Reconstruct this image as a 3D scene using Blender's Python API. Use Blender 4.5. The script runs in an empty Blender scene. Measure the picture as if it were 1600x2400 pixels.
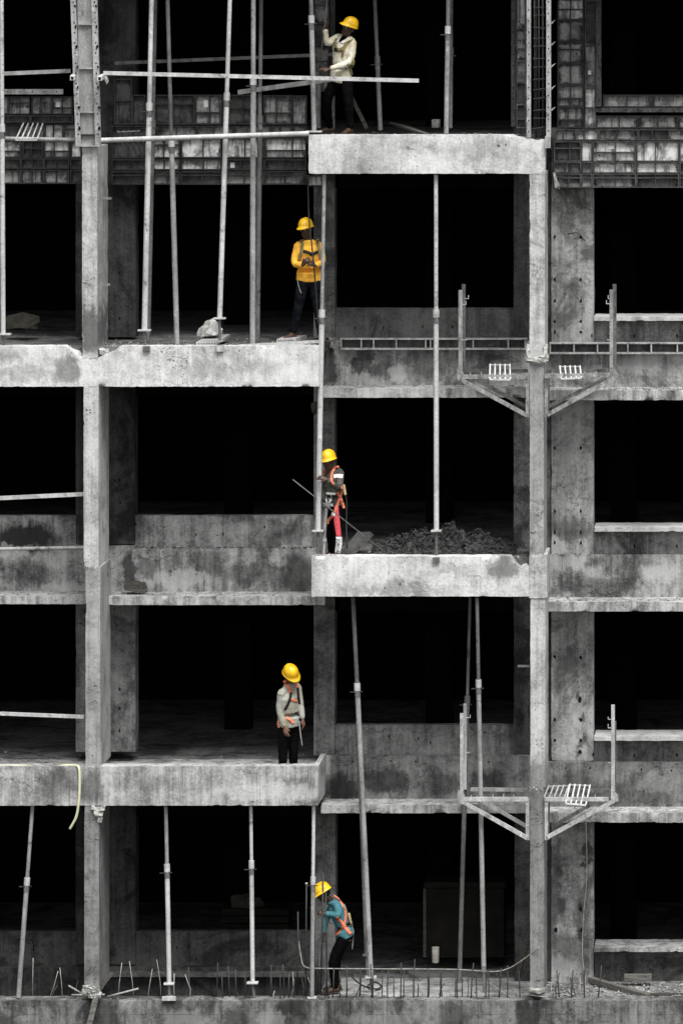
import bpy, bmesh, math, random
from mathutils import Vector, Matrix, noise
from mathutils.bvhtree import BVHTree
random.seed(7)
scn = bpy.context.scene
COL = scn.collection
R = math.radians
# ------------------------------------------------------------------ camera, light, exposure
S = 163.0                       # photo pixels (of 1600 x 2400) per metre on the facade plane y = 0
D = 75.0                        # distance of the camera from that plane
CX, CZ = (1900 - 800) / S, (2400 + 100) / S
cam_d = bpy.data.cameras.new('camera')
cam = bpy.data.objects.new('camera', cam_d)
COL.objects.link(cam)
cam.location = (CX, -D, CZ)
cam.rotation_euler = (R(90), 0, 0)
cam_d.sensor_fit = 'VERTICAL'
cam_d.sensor_height = 36
cam_d.sensor_width = 24
cam_d.lens = 36 * D / (2400 / S)
cam_d.shift_x = -(1900 - 800) / 2400
cam_d.shift_y = -(1200 + 100) / 2400
cam_d.clip_end = 2000
scn.camera = cam
SUN_EL, SUN_AZ = R(62), R(24)   # the bright part of the overcast sky: high, in front and a little to the right
world = bpy.data.worlds.new('World')
scn.world = world
world.use_nodes = True
wn = world.node_tree
wn.nodes.clear()
w_out = wn.nodes.new('ShaderNodeOutputWorld')
w_bg = wn.nodes.new('ShaderNodeBackground')
w_sky = wn.nodes.new('ShaderNodeTexSky')
w_sky.sky_type = 'NISHITA'
w_sky.sun_disc = False
w_sky.sun_elevation = SUN_EL
w_sky.sun_rotation = math.pi - SUN_AZ
w_grey = wn.nodes.new('ShaderNodeHueSaturation')
w_grey.inputs['Saturation'].default_value = 0.0
wn.links.new(w_sky.outputs[0], w_grey.inputs['Color'])
wn.links.new(w_grey.outputs[0], w_bg.inputs['Color'])
w_bg.inputs['Strength'].default_value = 0.05
wn.links.new(w_bg.outputs[0], w_out.inputs['Surface'])
sun_d = bpy.data.lights.new('sun', 'SUN')
sun_d.energy = 1.5
sun_d.angle = R(36)
sun_d.color = (1.0, 0.99, 0.97)
sun = bpy.data.objects.new('sun', sun_d)
COL.objects.link(sun)
sv = Vector((math.sin(SUN_AZ) * math.cos(SUN_EL), -math.cos(SUN_AZ) * math.cos(SUN_EL), math.sin(SUN_EL)))
sun.rotation_euler = (-sv).to_track_quat('-Z', 'Y').to_euler()
sun.location = (20, -40, 60)
scn.view_settings.view_transform = 'Standard'
scn.view_settings.look = 'None'
scn.view_settings.exposure = 1.75
scn.view_settings.gamma = 1
scn.view_settings.use_curve_mapping = False
scn.cycles.max_bounces = 5
scn.cycles.diffuse_bounces = 3

# ------------------------------------------------------------------ helpers
def P(px, py, y=0.0):
    """photo pixel seen at depth y -> point of the place"""
    k = (D + y) / D
    X = (px - 800) / S
    Z = (2400 - py) / S
    return Vector((CX + (X - CX) * k, y, CZ + (Z - CZ) * k))
def m(px):
    return px / S
BASE = {}
def tag(o, label=None, cat=None, group=None, kind=None):
    if label: o['label'] = label
    if cat: o['category'] = cat
    if group: o['group'] = group
    if kind: o['kind'] = kind
    return o
def thing(name, label, cat, loc, group=None):
    o = bpy.data.objects.new(name, None)
    COL.objects.link(o)
    o.empty_display_size = .1
    o.location = loc
    BASE[o] = Vector(loc)
    return tag(o, label, cat, group)
def obj(name, bm, mat, parent=None, smooth=None, loc=None):
    base = BASE[parent] if parent is not None else (Vector(loc) if loc is not None else Vector((0, 0, 0)))
    me = bpy.data.meshes.new(name)
    if isinstance(bm, bpy.types.Mesh):
        me = bm
        me.name = name
    else:
        bm.to_mesh(me)
        bm.free()
    if base.length > 0:
        me.transform(Matrix.Translation(-base))
    o = bpy.data.objects.new(name, me)
    COL.objects.link(o)
    BASE[o] = base
    if parent is not None:
        o.parent = parent
    else:
        o.location = base
    me.materials.clear()
    for q in (mat if isinstance(mat, (list, tuple)) else [mat]):
        me.materials.append(q)
    if smooth is not None:
        for p in me.polygons: p.use_smooth = True
        if smooth < 3: me.set_sharp_from_angle(angle=smooth)
    return o
def box(bm, a, b):
    a, b = Vector(a), Vector(b)
    v = [bm.verts.new((x, y, z)) for z in (a.z, b.z) for y in (a.y, b.y) for x in (a.x, b.x)]
    for f in ((0, 2, 3, 1), (4, 5, 7, 6), (0, 1, 5, 4), (1, 3, 7, 5), (3, 2, 6, 7), (2, 0, 4, 6)):
        bm.faces.new([v[i] for i in f])
def pbox(bm, x0, y0, x1, y1, ya, yb):
    """pixel rectangle seen on its front face at depth ya, carried back to depth yb"""
    a, b = P(x0, y0, ya), P(x1, y1, ya)
    box(bm, (min(a.x, b.x), ya, min(a.z, b.z)), (max(a.x, b.x), yb, max(a.z, b.z)))
def frame_of(d, up=None):
    d = d.normalized()
    u = Vector(up) if up is not None else (Vector((0, 1, 0)) if abs(d.y) < .9 else Vector((0, 0, 1)))
    a = d.cross(u).normalized()
    return a, a.cross(d).normalized()
def bar(bm, p, q, w, dp, up=None):
    """rectangular bar from p to q, w wide across the view and dp deep"""
    p, q = Vector(p), Vector(q)
    a, b = frame_of(q - p, up)
    c = [s * a * w / 2 + t * b * dp / 2 for s, t in ((-1, -1), (1, -1), (1, 1), (-1, 1))]
    v = [bm.verts.new(e + k) for e in (p, q) for k in c]
    for f in ((3, 2, 1, 0), (4, 5, 6, 7), (0, 1, 5, 4), (1, 2, 6, 5), (2, 3, 7, 6), (3, 0, 4, 7)):
        bm.faces.new([v[i] for i in f])
def loft(bm, secs, n=14, cap=True):
    """secs: (centre, axis u, axis v) - ellipse sections joined to one closed skin"""
    rings = []
    for c, u, v in secs:
        rings.append([bm.verts.new(c + u * math.cos(2 * math.pi * i / n) + v * math.sin(2 * math.pi * i / n)) for i in range(n)])
    for A, B in zip(rings, rings[1:]):
        for i in range(n):
            bm.faces.new((A[i], A[(i + 1) % n], B[(i + 1) % n], B[i]))
    if cap:
        bm.faces.new(list(reversed(rings[0])))
        bm.faces.new(rings[-1])
def tube(bm, pts, r, n=8):
    pts = [Vector(p) for p in pts]
    rr = r if isinstance(r, (list, tuple)) else [r] * len(pts)
    a, b = frame_of(pts[1] - pts[0])
    secs = []
    for i, p in enumerate(pts):
        d = (pts[min(i + 1, len(pts) - 1)] - pts[max(i - 1, 0)]).normalized()
        a = (a - d * a.dot(d)).normalized()
        b = d.cross(a)
        secs.append((p, a * rr[i], b * rr[i]))
    loft(bm, secs, n)
    bmesh.ops.recalc_face_normals(bm, faces=bm.faces)
def curve_pts(pts, k=6):
    pts = [Vector(p) for p in pts]
    out = []
    for i in range(len(pts) - 1):
        p0, p1, p2, p3 = pts[max(i - 1, 0)], pts[i], pts[i + 1], pts[min(i + 2, len(pts) - 1)]
        for j in range(k):
            t = j / k
            out.append(.5 * ((2 * p1) + (p2 - p0) * t + (2 * p0 - 5 * p1 + 4 * p2 - p3) * t * t + (3 * p1 - p0 - 3 * p2 + p3) * t ** 3))
    out.append(pts[-1])
    return out
def rough_box(a, b, seg=.06, amp=.004, chip=.02, seed=0, notch=None):
    """box with uneven faces and chipped edges"""
    a, b = Vector(a), Vector(b)
    n = [max(1, min(160, int(round((b[i] - a[i]) / seg)))) for i in range(3)]
    bm = bmesh.new()
    V = {}
    def vert(i, j, k):
        key = (i, j, k)
        if key not in V:
            p = Vector((a.x + (b.x - a.x) * i / n[0], a.y + (b.y - a.y) * j / n[1], a.z + (b.z - a.z) * k / n[2]))
            out = Vector(((-1 if i == 0 else 1 if i == n[0] else 0), (-1 if j == 0 else 1 if j == n[1] else 0), (-1 if k == 0 else 1 if k == n[2] else 0)))
            q = p + Vector((seed * 3.1, seed * 1.7, seed * 2.3))
            p2 = p + out * amp * (.6 * noise.noise(q * 2.0) + .5 * noise.noise(q * 14.0))
            if abs(out.x) + abs(out.y) + abs(out.z) >= 2:
                c = max(0, noise.noise(q * 4.3) + .6 * noise.noise(q * 13.0) - .42) * chip * 3.2
                p2 -= out * c
                p2 += Vector((noise.noise(q * 20), noise.noise(q * 21 + Vector((5, 0, 0))), noise.noise(q * 22))) * chip * .25
            if notch: p2 = notch(p, p2, q)
            V[key] = bm.verts.new(p2)
        return V[key]
    def face(f):
        try: bm.faces.new(f)
        except ValueError: pass
    for i in range(n[0]):
        for j in range(n[1]):
            face((vert(i, j, 0), vert(i, j + 1, 0), vert(i + 1, j + 1, 0), vert(i + 1, j, 0)))
            face((vert(i, j, n[2]), vert(i + 1, j, n[2]), vert(i + 1, j + 1, n[2]), vert(i, j + 1, n[2])))
    for i in range(n[0]):
        for k in range(n[2]):
            face((vert(i, 0, k), vert(i + 1, 0, k), vert(i + 1, 0, k + 1), vert(i, 0, k + 1)))
            face((vert(i, n[1], k), vert(i, n[1], k + 1), vert(i + 1, n[1], k + 1), vert(i + 1, n[1], k)))
    for j in range(n[1]):
        for k in range(n[2]):
            face((vert(0, j, k), vert(0, j, k + 1), vert(0, j + 1, k + 1), vert(0, j + 1, k)))
            face((vert(n[0], j, k), vert(n[0], j + 1, k), vert(n[0], j + 1, k + 1), vert(n[0], j, k + 1)))
    return bm
def prough(x0, y0, x1, y1, ya, yb, **kw):
    a, b = P(x0, y0, ya), P(x1, y1, ya)
    return rough_box((min(a.x, b.x), ya, min(a.z, b.z)), (max(a.x, b.x), yb, max(a.z, b.z)), **kw)
STONES = []
def make_stones():
    rs = random.Random(123)
    for k in range(24):
        b = bmesh.new()
        q = []
        for i in range(9):
            d = Vector((rs.gauss(0, 1), rs.gauss(0, 1), rs.gauss(0, 1))).normalized() * rs.uniform(.7, 1.2)
            q.append(b.verts.new(d))
        bmesh.ops.convex_hull(b, input=q)
        bmesh.ops.delete(b, geom=[w for w in b.verts if not w.link_faces], context='VERTS')
        b.verts.index_update()
        STONES.append(([w.co.copy() for w in b.verts], [[w.index for w in f.verts] for f in b.faces]))
        b.free()
make_stones()
def chunk(bm, c, r, rnd, flat=.7):
    """one broken stone"""
    co, fc = rnd.choice(STONES)
    a = rnd.uniform(0, 6.283)
    ca, sa = math.cos(a) * r, math.sin(a) * r
    sx, sz = rnd.uniform(.75, 1.25), rnd.uniform(.8, 1.1) * flat * r
    vs = [bm.verts.new((c[0] + (p.x * ca - p.y * sa) * sx, c[1] + p.x * sa + p.y * ca, c[2] + p.z * sz)) for p in co]
    for f in fc: bm.faces.new([vs[i] for i in f])
def chunks(name, mat, spots, seed, label, group=None):
    rnd = random.Random(seed)
    bm = bmesh.new()
    for (c, r) in spots:
        chunk(bm, c, r, rnd)
    loose = [v for v in bm.verts if not v.link_faces]
    bmesh.ops.delete(bm, geom=loose, context='VERTS')
    return tag(obj(name, bm, mat), label, 'debris', group, 'stuff')

# ------------------------------------------------------------------ materials
class NT:
    def __init__(self, name):
        self.mat = bpy.data.materials.new(name)
        self.mat.use_nodes = True
        self.t = self.mat.node_tree
        self.b = self.t.nodes['Principled BSDF']
    def n(self, kind, **kw):
        q = self.t.nodes.new('ShaderNode' + kind)
        for k, v in kw.items():
            if k in q.inputs.keys() and not hasattr(q, k): self.set(q, k, v)
            else: setattr(q, k, v)
        return q
    def set(self, q, k, v):
        s = q.inputs[k]
        if isinstance(v, bpy.types.NodeSocket): self.t.links.new(v, s)
        else: s.default_value = v
    def math(self, op, a, b=0.0, c=None, clamp=False):
        q = self.t.nodes.new('ShaderNodeMath')
        q.operation = op
        q.use_clamp = clamp
        self.set(q, 0, a); self.set(q, 1, b)
        if c is not None: self.set(q, 2, c)
        return q.outputs[0]
    def vmath(self, op, a, b=None):
        q = self.t.nodes.new('ShaderNodeVectorMath')
        q.operation = op
        self.set(q, 0, a)
        if b is not None: self.set(q, 1, b)
        return q.outputs['Value'] if op in ('LENGTH', 'DOT_PRODUCT') else q.outputs[0]
    def noise(self, vec, scale, detail=4, rough=.55, dist=0.0, color=False):
        q = self.t.nodes.new('ShaderNodeTexNoise')
        self.set(q, 'Vector', vec)
        q.inputs['Scale'].default_value = scale
        q.inputs['Detail'].default_value = detail
        q.inputs['Roughness'].default_value = rough
        q.inputs['Distortion'].default_value = dist
        return q.outputs['Color' if color else 'Fac']
    def ramp(self, v, a, b, lo=0.0, hi=1.0, smooth=True):
        q = self.t.nodes.new('ShaderNodeMapRange')
        q.interpolation_type = 'SMOOTHSTEP' if smooth else 'LINEAR'
        self.set(q, 'Value', v)
        for k, x in (('From Min', a), ('From Max', b), ('To Min', lo), ('To Max', hi)):
            self.set(q, k, x)
        return q.outputs['Result']
    def mix(self, f, a, b):
        q = self.t.nodes.new('ShaderNodeMix')
        q.data_type = 'RGBA'
        q.inputs[0].default_value = 0.5
        self.set(q, 0, f)
        for s, v in ((q.inputs[6], a), (q.inputs[7], b)):
            if isinstance(v, bpy.types.NodeSocket): self.t.links.new(v, s)
            else: s.default_value = (*v, 1) if len(v) == 3 else v
        return q.outputs[2]
    def pos(self): return self.n('NewGeometry').outputs['Position']
    def objc(self): return self.n('TexCoord').outputs['Object']
    def gen(self): return self.n('TexCoord').outputs['Generated']
    def rnd(self): return self.n('ObjectInfo').outputs['Random']
    def finish(self, col, rough=.85, bump=None, bstr=.3, bdist=.01, spec=.3):
        self.set(self.b, 'Base Color', col)
        self.set(self.b, 'Roughness', rough)
        self.b.inputs['Specular IOR Level'].default_value = spec
        if bump is not None:
            q = self.t.nodes.new('ShaderNodeBump')
            q.inputs['Strength'].default_value = bstr
            q.inputs['Distance'].default_value = bdist
            self.set(q, 'Height', bump)
            self.t.links.new(q.outputs[0], self.b.inputs['Normal'])
        return self.mat
def g(v): return (v, v, v)
def concrete(name, dark, light, streak=.45, pit=.5, seam=1.15, seam_off=.3, blobs=(), mottle=1.0, drip=0.0, hseam=None, cover=.5):
    """weathered cast concrete: mottling, vertical rain streaks, blow holes, form joints and stains (px, py, rx, ry, depth, amount)"""
    t = NT(name)
    p = t.pos()
    big = t.noise(p, 1.3, 7, .62, .6)
    mid = t.noise(p, 6.0, 6, .7, .3)
    fine = t.noise(p, 70, 3, .6)
    sp = t.vmath('MULTIPLY', p, (9.0, 9.0, .55))
    st = t.noise(sp, 1.0, 5, .65, .2)
    a = t.math('MULTIPLY', big, .55 * mottle)
    a = t.math('ADD', a, t.math('MULTIPLY', mid, .45 * mottle))
    a = t.math('ADD', a, t.math('MULTIPLY', st, streak))
    fine2 = t.noise(p, 26, 5, .75)
    a = t.math('ADD', a, t.math('MULTIPLY', fine, .16))
    a = t.math('ADD', a, t.math('MULTIPLY', t.math('SUBTRACT', fine2, .5), .42))
    mean = .5 * mottle + streak * .5 + .08
    f = t.ramp(a, mean - .21, mean + .18)
    col = t.mix(f, g(dark), g(light))
    # dirty blotches with soft borders
    dirt = t.ramp(t.noise(t.vmath('ADD', p, (31, 7, 3)), .9, 8, .7, 1.0), cover, cover + .12)
    col = t.mix(t.math('MULTIPLY', dirt, .7), col, g(dark * .35))
    spk = t.ramp(t.noise(t.vmath('ADD', p, (3, 11, 17)), 19, 6, .8, .4), .60, .70)
    spk = t.math('MULTIPLY', spk, t.ramp(t.noise(t.vmath('ADD', p, (8, 1, 2)), 1.6, 4, .6), .42, .62))
    col = t.mix(t.math('MULTIPLY', spk, .65), col, g(dark * .3))
    ck = t.math('ABSOLUTE', t.math('SUBTRACT', t.noise(t.vmath('MULTIPLY', p, (.8, .8, 1.6)), 1.0, 6, .62, .3), .5))
    ck = t.math('MULTIPLY', t.ramp(ck, .0045, .0012), t.ramp(t.noise(t.vmath('ADD', p, (50, 0, 5)), 1.1, 2), .50, .60))
    col = t.mix(t.math('MULTIPLY', ck, .85), col, g(dark * .12))
    if drip:
        dn = t.noise(t.vmath('MULTIPLY', p, (13, 13, .5)), 1.0, 6, .72, .25)
        dm = t.ramp(dn, .52, .72)
        col = t.mix(t.math('MULTIPLY', dm, drip), col, g(dark * .3))
        dl = t.ramp(t.noise(t.vmath('MULTIPLY', t.vmath('ADD', p, (9, 2, 40)), (19, 19, .5)), 1.0, 6, .7, .2), .58, .74)
        col = t.mix(t.math('MULTIPLY', dl, drip * .8), col, g(min(.7, light * 1.25)))
    if blobs:
        wob = t.vmath('SUBTRACT', t.noise(p, 3.2, 6, .7, 0, True), (.5, .5, .5))
        wob2 = t.vmath('SUBTRACT', t.noise(t.vmath('MULTIPLY', p, (12, 12, 1.2)), 1.0, 4, .6, 0, True), (.5, .5, .5))
        q = t.vmath('ADD', p, t.vmath('MULTIPLY', wob, (.55, 0, .45)))
        q = t.vmath('ADD', q, t.vmath('MULTIPLY', wob2, (.12, 0, .30)))
        for (bx, by, rx, ry, yy, am) in blobs:
            c = P(bx, by, yy)
            d = t.vmath('MULTIPLY', t.vmath('SUBTRACT', q, tuple(c)), (S / rx, 0, S / ry))
            mk = t.ramp(t.vmath('LENGTH', d), 1.25, .62, 0, abs(am))
            col = t.mix(mk, col, g(dark * .22) if am > 0 else g(min(.75, light * 1.25)))
    sep = t.n('SeparateXYZ')
    t.set(sep, 0, p)
    if seam:
        fx = t.math('FRACT', t.math('ADD', t.math('DIVIDE', sep.outputs[0], seam), seam_off + 50))
        ln = t.ramp(t.math('ABSOLUTE', t.math('SUBTRACT', fx, .5)), .006 / seam, .001 / seam)
        ln = t.math('MULTIPLY', ln, t.ramp(t.noise(p, 5, 3), .42, .62, .0, .6))
        col = t.mix(ln, col, g(dark * .3))
    if hseam:
        fz = t.math('FRACT', t.math('ADD', t.math('DIVIDE', sep.outputs[2], hseam), 50.2))
        ln2 = t.ramp(t.math('ABSOLUTE', t.math('SUBTRACT', fz, .5)), .006 / hseam, .001 / hseam)
        ln2 = t.math('MULTIPLY', ln2, t.ramp(t.noise(p, 4, 3), .4, .6, .1, .6))
        col = t.mix(ln2, col, g(dark * .35))
    vo = t.n('TexVoronoi')
    t.set(vo, 'Vector', t.vmath('ADD', p, t.vmath('MULTIPLY', t.noise(p, 30, 2, .5, 0, True), (.02, .02, .02))))
    vo.inputs['Scale'].default_value = 11
    size = t.ramp(t.noise(p, 2.0, 4, .65), .46, .72, .02, .04 + .36 * pit)
    pm = t.math('LESS_THAN', vo.outputs['Distance'], size)
    pm = t.math('MULTIPLY', pm, t.math('GREATER_THAN', t.noise(p, 9, 2), .5))
    col = t.mix(t.math('MULTIPLY', pm, .8), col, g(dark * .2))
    h = t.math('SUBTRACT', t.math('ADD', t.math('MULTIPLY', mid, .8), t.math('MULTIPLY', fine2, .9)), pm)
    return t.finish(col, .92, h, .6, .012, .15)
def steel(name, dark, light, rust=.15, holes=False, splash=.4, scale=1.0, rough=.6):
    t = NT(name)
    o = t.objc()
    r = t.rnd()
    p = t.vmath('ADD', o, t.n('CombineXYZ', X=t.math('MULTIPLY', r, 37.0), Y=t.math('MULTIPLY', r, 91.0)).outputs[0])
    n1 = t.noise(t.vmath('MULTIPLY', p, (6 * scale, 6 * scale, 1.6 * scale)), 1.0, 6, .7, .4)
    n2 = t.noise(p, 28 * scale, 4, .65)
    f = t.ramp(t.math('ADD', t.math('MULTIPLY', n1, .65), t.math('MULTIPLY', n2, .35)), .34, .64)
    col = t.mix(f, g(dark), g(light))
    sm = t.ramp(t.noise(t.vmath('ADD', p, (3, 8, 1)), 5 * scale, 6, .7, .5), .56, .66)
    col = t.mix(t.math('MULTIPLY', sm, splash), col, g(min(.72, light * 1.5)))
    gm = t.ramp(t.noise(t.vmath('ADD', p, (13, 2, 7)), 4 * scale, 7, .75, .8), .55, .68)
    col = t.mix(t.math('MULTIPLY', gm, .85), col, g(dark * .3))
    gr = t.noise(p, 60 * scale, 3, .7)
    col = t.mix(t.ramp(gr, .5, .72, 0, .5), col, g(dark * .5))
    rm = t.ramp(t.noise(t.vmath('ADD', p, (1, 22, 5)), 7 * scale, 6, .7), .6, .7)
    col = t.mix(t.math('MULTIPLY', rm, rust), col, (.13, .065, .03))
    if holes:
        s = t.n('SeparateXYZ'); t.set(s, 0, o)
        fz = t.math('ABSOLUTE', t.math('SUBTRACT', t.math('FRACT', t.math('DIVIDE', t.math('ADD', s.outputs[2], 50), .125)), .5))
        hm = t.math('MULTIPLY', t.math('LESS_THAN', fz, .05), t.math('LESS_THAN', t.math('ABSOLUTE', s.outputs[0]), .006))
        col = t.mix(hm, col, g(.004))
    return t.finish(col, rough, t.math('ADD', n1, n2), .25, .004, .35)
def form_mat(name, lo, hi, reach=.0):
    """face plates of the used forms: black oily grime round the rim, pale cement film with runs in the middle"""
    t = NT(name)
    p = t.pos()
    r = t.rnd()
    q = t.vmath('ADD', p, t.n('CombineXYZ', X=t.math('MULTIPLY', r, 17.0), Z=t.math('MULTIPLY', r, 5.0)).outputs[0])
    gn = t.n('SeparateXYZ'); t.set(gn, 0, t.gen())
    ex = t.math('MULTIPLY', t.math('ABSOLUTE', t.math('SUBTRACT', gn.outputs[0], .5)), 2)
    ez = t.math('MULTIPLY', t.math('ABSOLUTE', t.math('SUBTRACT', gn.outputs[2], .5)), 2)
    edge = t.math('MAXIMUM', ex, ez)
    wn_ = t.noise(q, 8, 7, .75, .6)
    edge = t.math('ADD', edge, t.math('MULTIPLY', t.math('SUBTRACT', wn_, .5), 1.5))
    film = t.ramp(edge, 1.02 + reach, .66 + reach)
    run = t.ramp(t.noise(t.vmath('MULTIPLY', q, (17, 17, 1.6)), 1.0, 5, .7, .5), .36, .52, .3, 1.0)
    film = t.math('MULTIPLY', film, t.math('MAXIMUM', run, t.ramp(t.noise(q, 1.4, 2), .45, .6)))
    film = t.math('MULTIPLY', film, t.ramp(t.noise(t.vmath('ADD', q, (4, 4, 4)), 3.5, 6, .75, .5), .36, .58, .25, 1.0))
    col = t.mix(film, g(.010), t.mix(t.noise(q, 30, 4, .7), g(lo), g(hi)))
    return t.finish(col, .55, wn_, .3, .006, .3)
def plain(name, c, rough=.7, var=.25, scale=12, spec=.3, bump=.15, stretch=(1, 1, 1), dark=None):
    t = NT(name)
    o = t.objc()
    n1 = t.noise(t.vmath('MULTIPLY', o, stretch), scale, 5, .65, .3)
    f = t.ramp(n1, .3, .7)
    lo = dark if dark else tuple(x * (1 - var) for x in c)
    col = t.mix(f, lo, tuple(min(1, x * (1 + var * .5)) for x in c))
    return t.finish(col, rough, n1, bump, .01, spec)
M = {}
M['beam_bright'] = concrete('concrete_bright', .31, .74, .3, .55, 1.45, .12, mottle=1.0, cover=.575, blobs=[
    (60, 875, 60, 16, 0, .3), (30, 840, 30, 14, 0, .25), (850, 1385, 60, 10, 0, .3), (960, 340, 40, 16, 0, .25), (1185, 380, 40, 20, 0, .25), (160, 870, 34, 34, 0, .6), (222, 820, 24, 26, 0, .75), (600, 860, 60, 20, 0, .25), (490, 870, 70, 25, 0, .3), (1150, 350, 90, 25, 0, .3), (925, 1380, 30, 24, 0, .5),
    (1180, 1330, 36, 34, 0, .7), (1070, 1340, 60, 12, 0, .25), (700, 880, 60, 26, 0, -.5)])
M['beam_aged_vignette'] = concrete('concrete_aged_vignette', .15, .51, .55, .4, 1.3, .4, drip=.55, cover=.56, blobs=[(140, 1840, 50, 40, 0, .5), (215, 1840, 26, 44, 0, .6), (700, 1840, 40, 26, 0, .45), (340, 1835, 90, 20, 0, .25), (620, 1855, 130, 20, 0, -.45)])  # streaks and stains, plus a downward vignette put into the base tone
M['beam_base'] = concrete('concrete_stained_vignette', .055, .25, .6, .3, 1.5, .1, drip=.8, cover=.47, hseam=.45, blobs=[(1240, 2380, 40, 40, 0, .8), (1060, 2385, 40, 40, 0, .6), (680, 2385, 40, 40, 0, .6), (240, 2385, 50, 50, 0, .7), (430, 2390, 60, 24, 0, -.5), (640, 2385, 40, 20, 0, -.5), (900, 2388, 120, 20, 0, -.35)])  # drips and stains; the base tone also carries the painted vignette
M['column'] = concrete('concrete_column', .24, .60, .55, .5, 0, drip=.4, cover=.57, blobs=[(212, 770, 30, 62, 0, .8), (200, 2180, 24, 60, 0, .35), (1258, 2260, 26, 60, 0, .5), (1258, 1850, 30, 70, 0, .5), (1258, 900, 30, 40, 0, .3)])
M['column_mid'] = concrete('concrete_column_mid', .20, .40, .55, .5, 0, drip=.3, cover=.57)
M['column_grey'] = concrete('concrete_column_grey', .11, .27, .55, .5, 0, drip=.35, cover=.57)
M['rear'] = concrete('concrete_recess', .13, .46, .45, .4, 0, cover=.505, drip=.3, blobs=[  # darker than the front beams: recess shade partly put into the tone
    (1330, 530, 22, 40, 1.6, .55), (1315, 640, 20, 50, 1.6, .4), (1315, 760, 60, 40, 1.6, .25), (1340, 1240, 55, 30, 1.6, .6), (1300, 1290, 30, 26, 1.6, -.5), (1325, 1100, 20, 100, 1.6, .25),
    (1340, 1480, 16, 90, 1.6, .35), (1300, 2080, 20, 130, 1.6, .7), (1330, 2230, 80, 50, 1.6, .55), (1290, 2270, 60, 30, 1.6, -.35), (1375, 1990, 16, 20, 1.6, .8), (1378, 2020, 12, 10, 1.6, .8), (1362, 2130, 10, 14, 1.6, .8),
    (1362, 2185, 10, 16, 1.6, .8), (1358, 1640, 9, 10, 1.6, .7), (1360, 1688, 9, 9, 1.6, .7), (1358, 1738, 10, 10, 1.6, .7), (1358, 1762, 9, 9, 1.6, .7)])
M['rear_deep_shade'] = concrete('concrete_recess_deep_shade', .018, .075, .5, .4, 0, cover=.50, drip=.3)  # rear column concrete with the overhang's deep shade put into its colour
M['rear_shade'] = concrete('concrete_recess_shade', .045, .20, .4, .4, 0, cover=.50, drip=.2)  # shaded copy of the recess concrete, the shade painted into the tone
M['wall'] = concrete('concrete_wall', .10, .42, .5, .3, 1.05, .55, drip=.6, cover=.50, hseam=0, blobs=[  # part of the recess shade is put into this lower base tone
    (850, 845, 26, 40, 1.5, .75), (900, 870, 40, 24, 1.5, .7), (1000, 850, 60, 34, 1.5, .45), (990, 880, 50, 30, 1.5, .35), (765, 860, 26, 60, 1.5, .8), (1120, 850, 80, 40, 1.5, .4), (930, 880, 20, 26, 1.5, -.5), (860, 890, 50, 16, 1.5, -.3),
    (60, 1260, 90, 36, 1.7, .95), (60, 1340, 60, 30, 1.5, .5), (140, 1385, 60, 24, 1.5, -.5), (30, 1290, 50, 14, 1.7, -.5),
    (345, 1330, 24, 26, 1.5, .5), (305, 1340, 20, 46, 1.5, .85), (480, 1320, 40, 26, 1.5, .4), (600, 1345, 90, 30, 1.5, .55), (700, 1350, 44, 60, 1.5, .75), (690, 1250, 40, 30, 1.7, .5), (420, 1360, 80, 22, 1.5, -.5), (560, 1240, 90, 20, 1.7, -.2),
    (1400, 1375, 90, 30, 1.5, .5), (1540, 1340, 50, 24, 1.5, -.6), (1320, 1320, 60, 22, 1.5, -.45), (1450, 1320, 90, 20, 1.5, .3),
    (900, 1830, 70, 30, 1.5, .7), (1030, 1840, 60, 26, 1.5, .5), (800, 1850, 40, 46, 1.5, .75), (790, 1860, 60, 40, 1.5, .4), (1135, 1830, 40, 26, 1.5, .7),
    (1480, 1860, 110, 36, 1.5, .45), (1540, 1835, 60, 22, 1.5, -.35), (1350, 1840, 60, 40, 1.5, .4), (1500, 850, 60, 30, 1.5, -.4), (1330, 860, 60, 40, 1.5, .4)])
M['wall_darker'] = concrete('concrete_wall_darker', .06, .26, .45, .3, 1.05, .55, drip=.4, cover=.55, hseam=0, blobs=[  # same stains as the wall concrete, in a darker base tone
    (850, 845, 26, 40, 1.5, .75), (900, 870, 40, 24, 1.5, .7), (1000, 850, 60, 34, 1.5, .45), (990, 880, 50, 30, 1.5, .35), (765, 860, 26, 60, 1.5, .8), (1120, 850, 80, 40, 1.5, .4), (930, 880, 20, 26, 1.5, -.5), (860, 890, 50, 16, 1.5, -.3),
    (60, 1260, 90, 36, 1.7, .95), (60, 1340, 60, 30, 1.5, .5), (140, 1385, 60, 24, 1.5, -.5), (30, 1290, 50, 14, 1.7, -.5),
    (345, 1330, 24, 26, 1.5, .5), (305, 1340, 20, 46, 1.5, .85), (480, 1320, 40, 26, 1.5, .4), (600, 1345, 90, 30, 1.5, .55), (700, 1350, 44, 60, 1.5, .75), (690, 1250, 40, 30, 1.7, .5), (420, 1360, 80, 22, 1.5, -.5), (560, 1240, 90, 20, 1.7, -.2),
    (1400, 1375, 90, 30, 1.5, .5), (1540, 1340, 50, 24, 1.5, -.6), (1320, 1320, 60, 22, 1.5, -.45), (1450, 1320, 90, 20, 1.5, .3),
    (900, 1830, 70, 30, 1.5, .7), (1030, 1840, 60, 26, 1.5, .5), (800, 1850, 40, 46, 1.5, .75), (790, 1860, 60, 40, 1.5, .4), (1135, 1830, 40, 26, 1.5, .7),
    (1480, 1860, 110, 36, 1.5, .45), (1540, 1835, 60, 22, 1.5, -.35), (1350, 1840, 60, 40, 1.5, .4), (1500, 850, 60, 30, 1.5, -.4), (1330, 860, 60, 40, 1.5, .4)])
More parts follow.
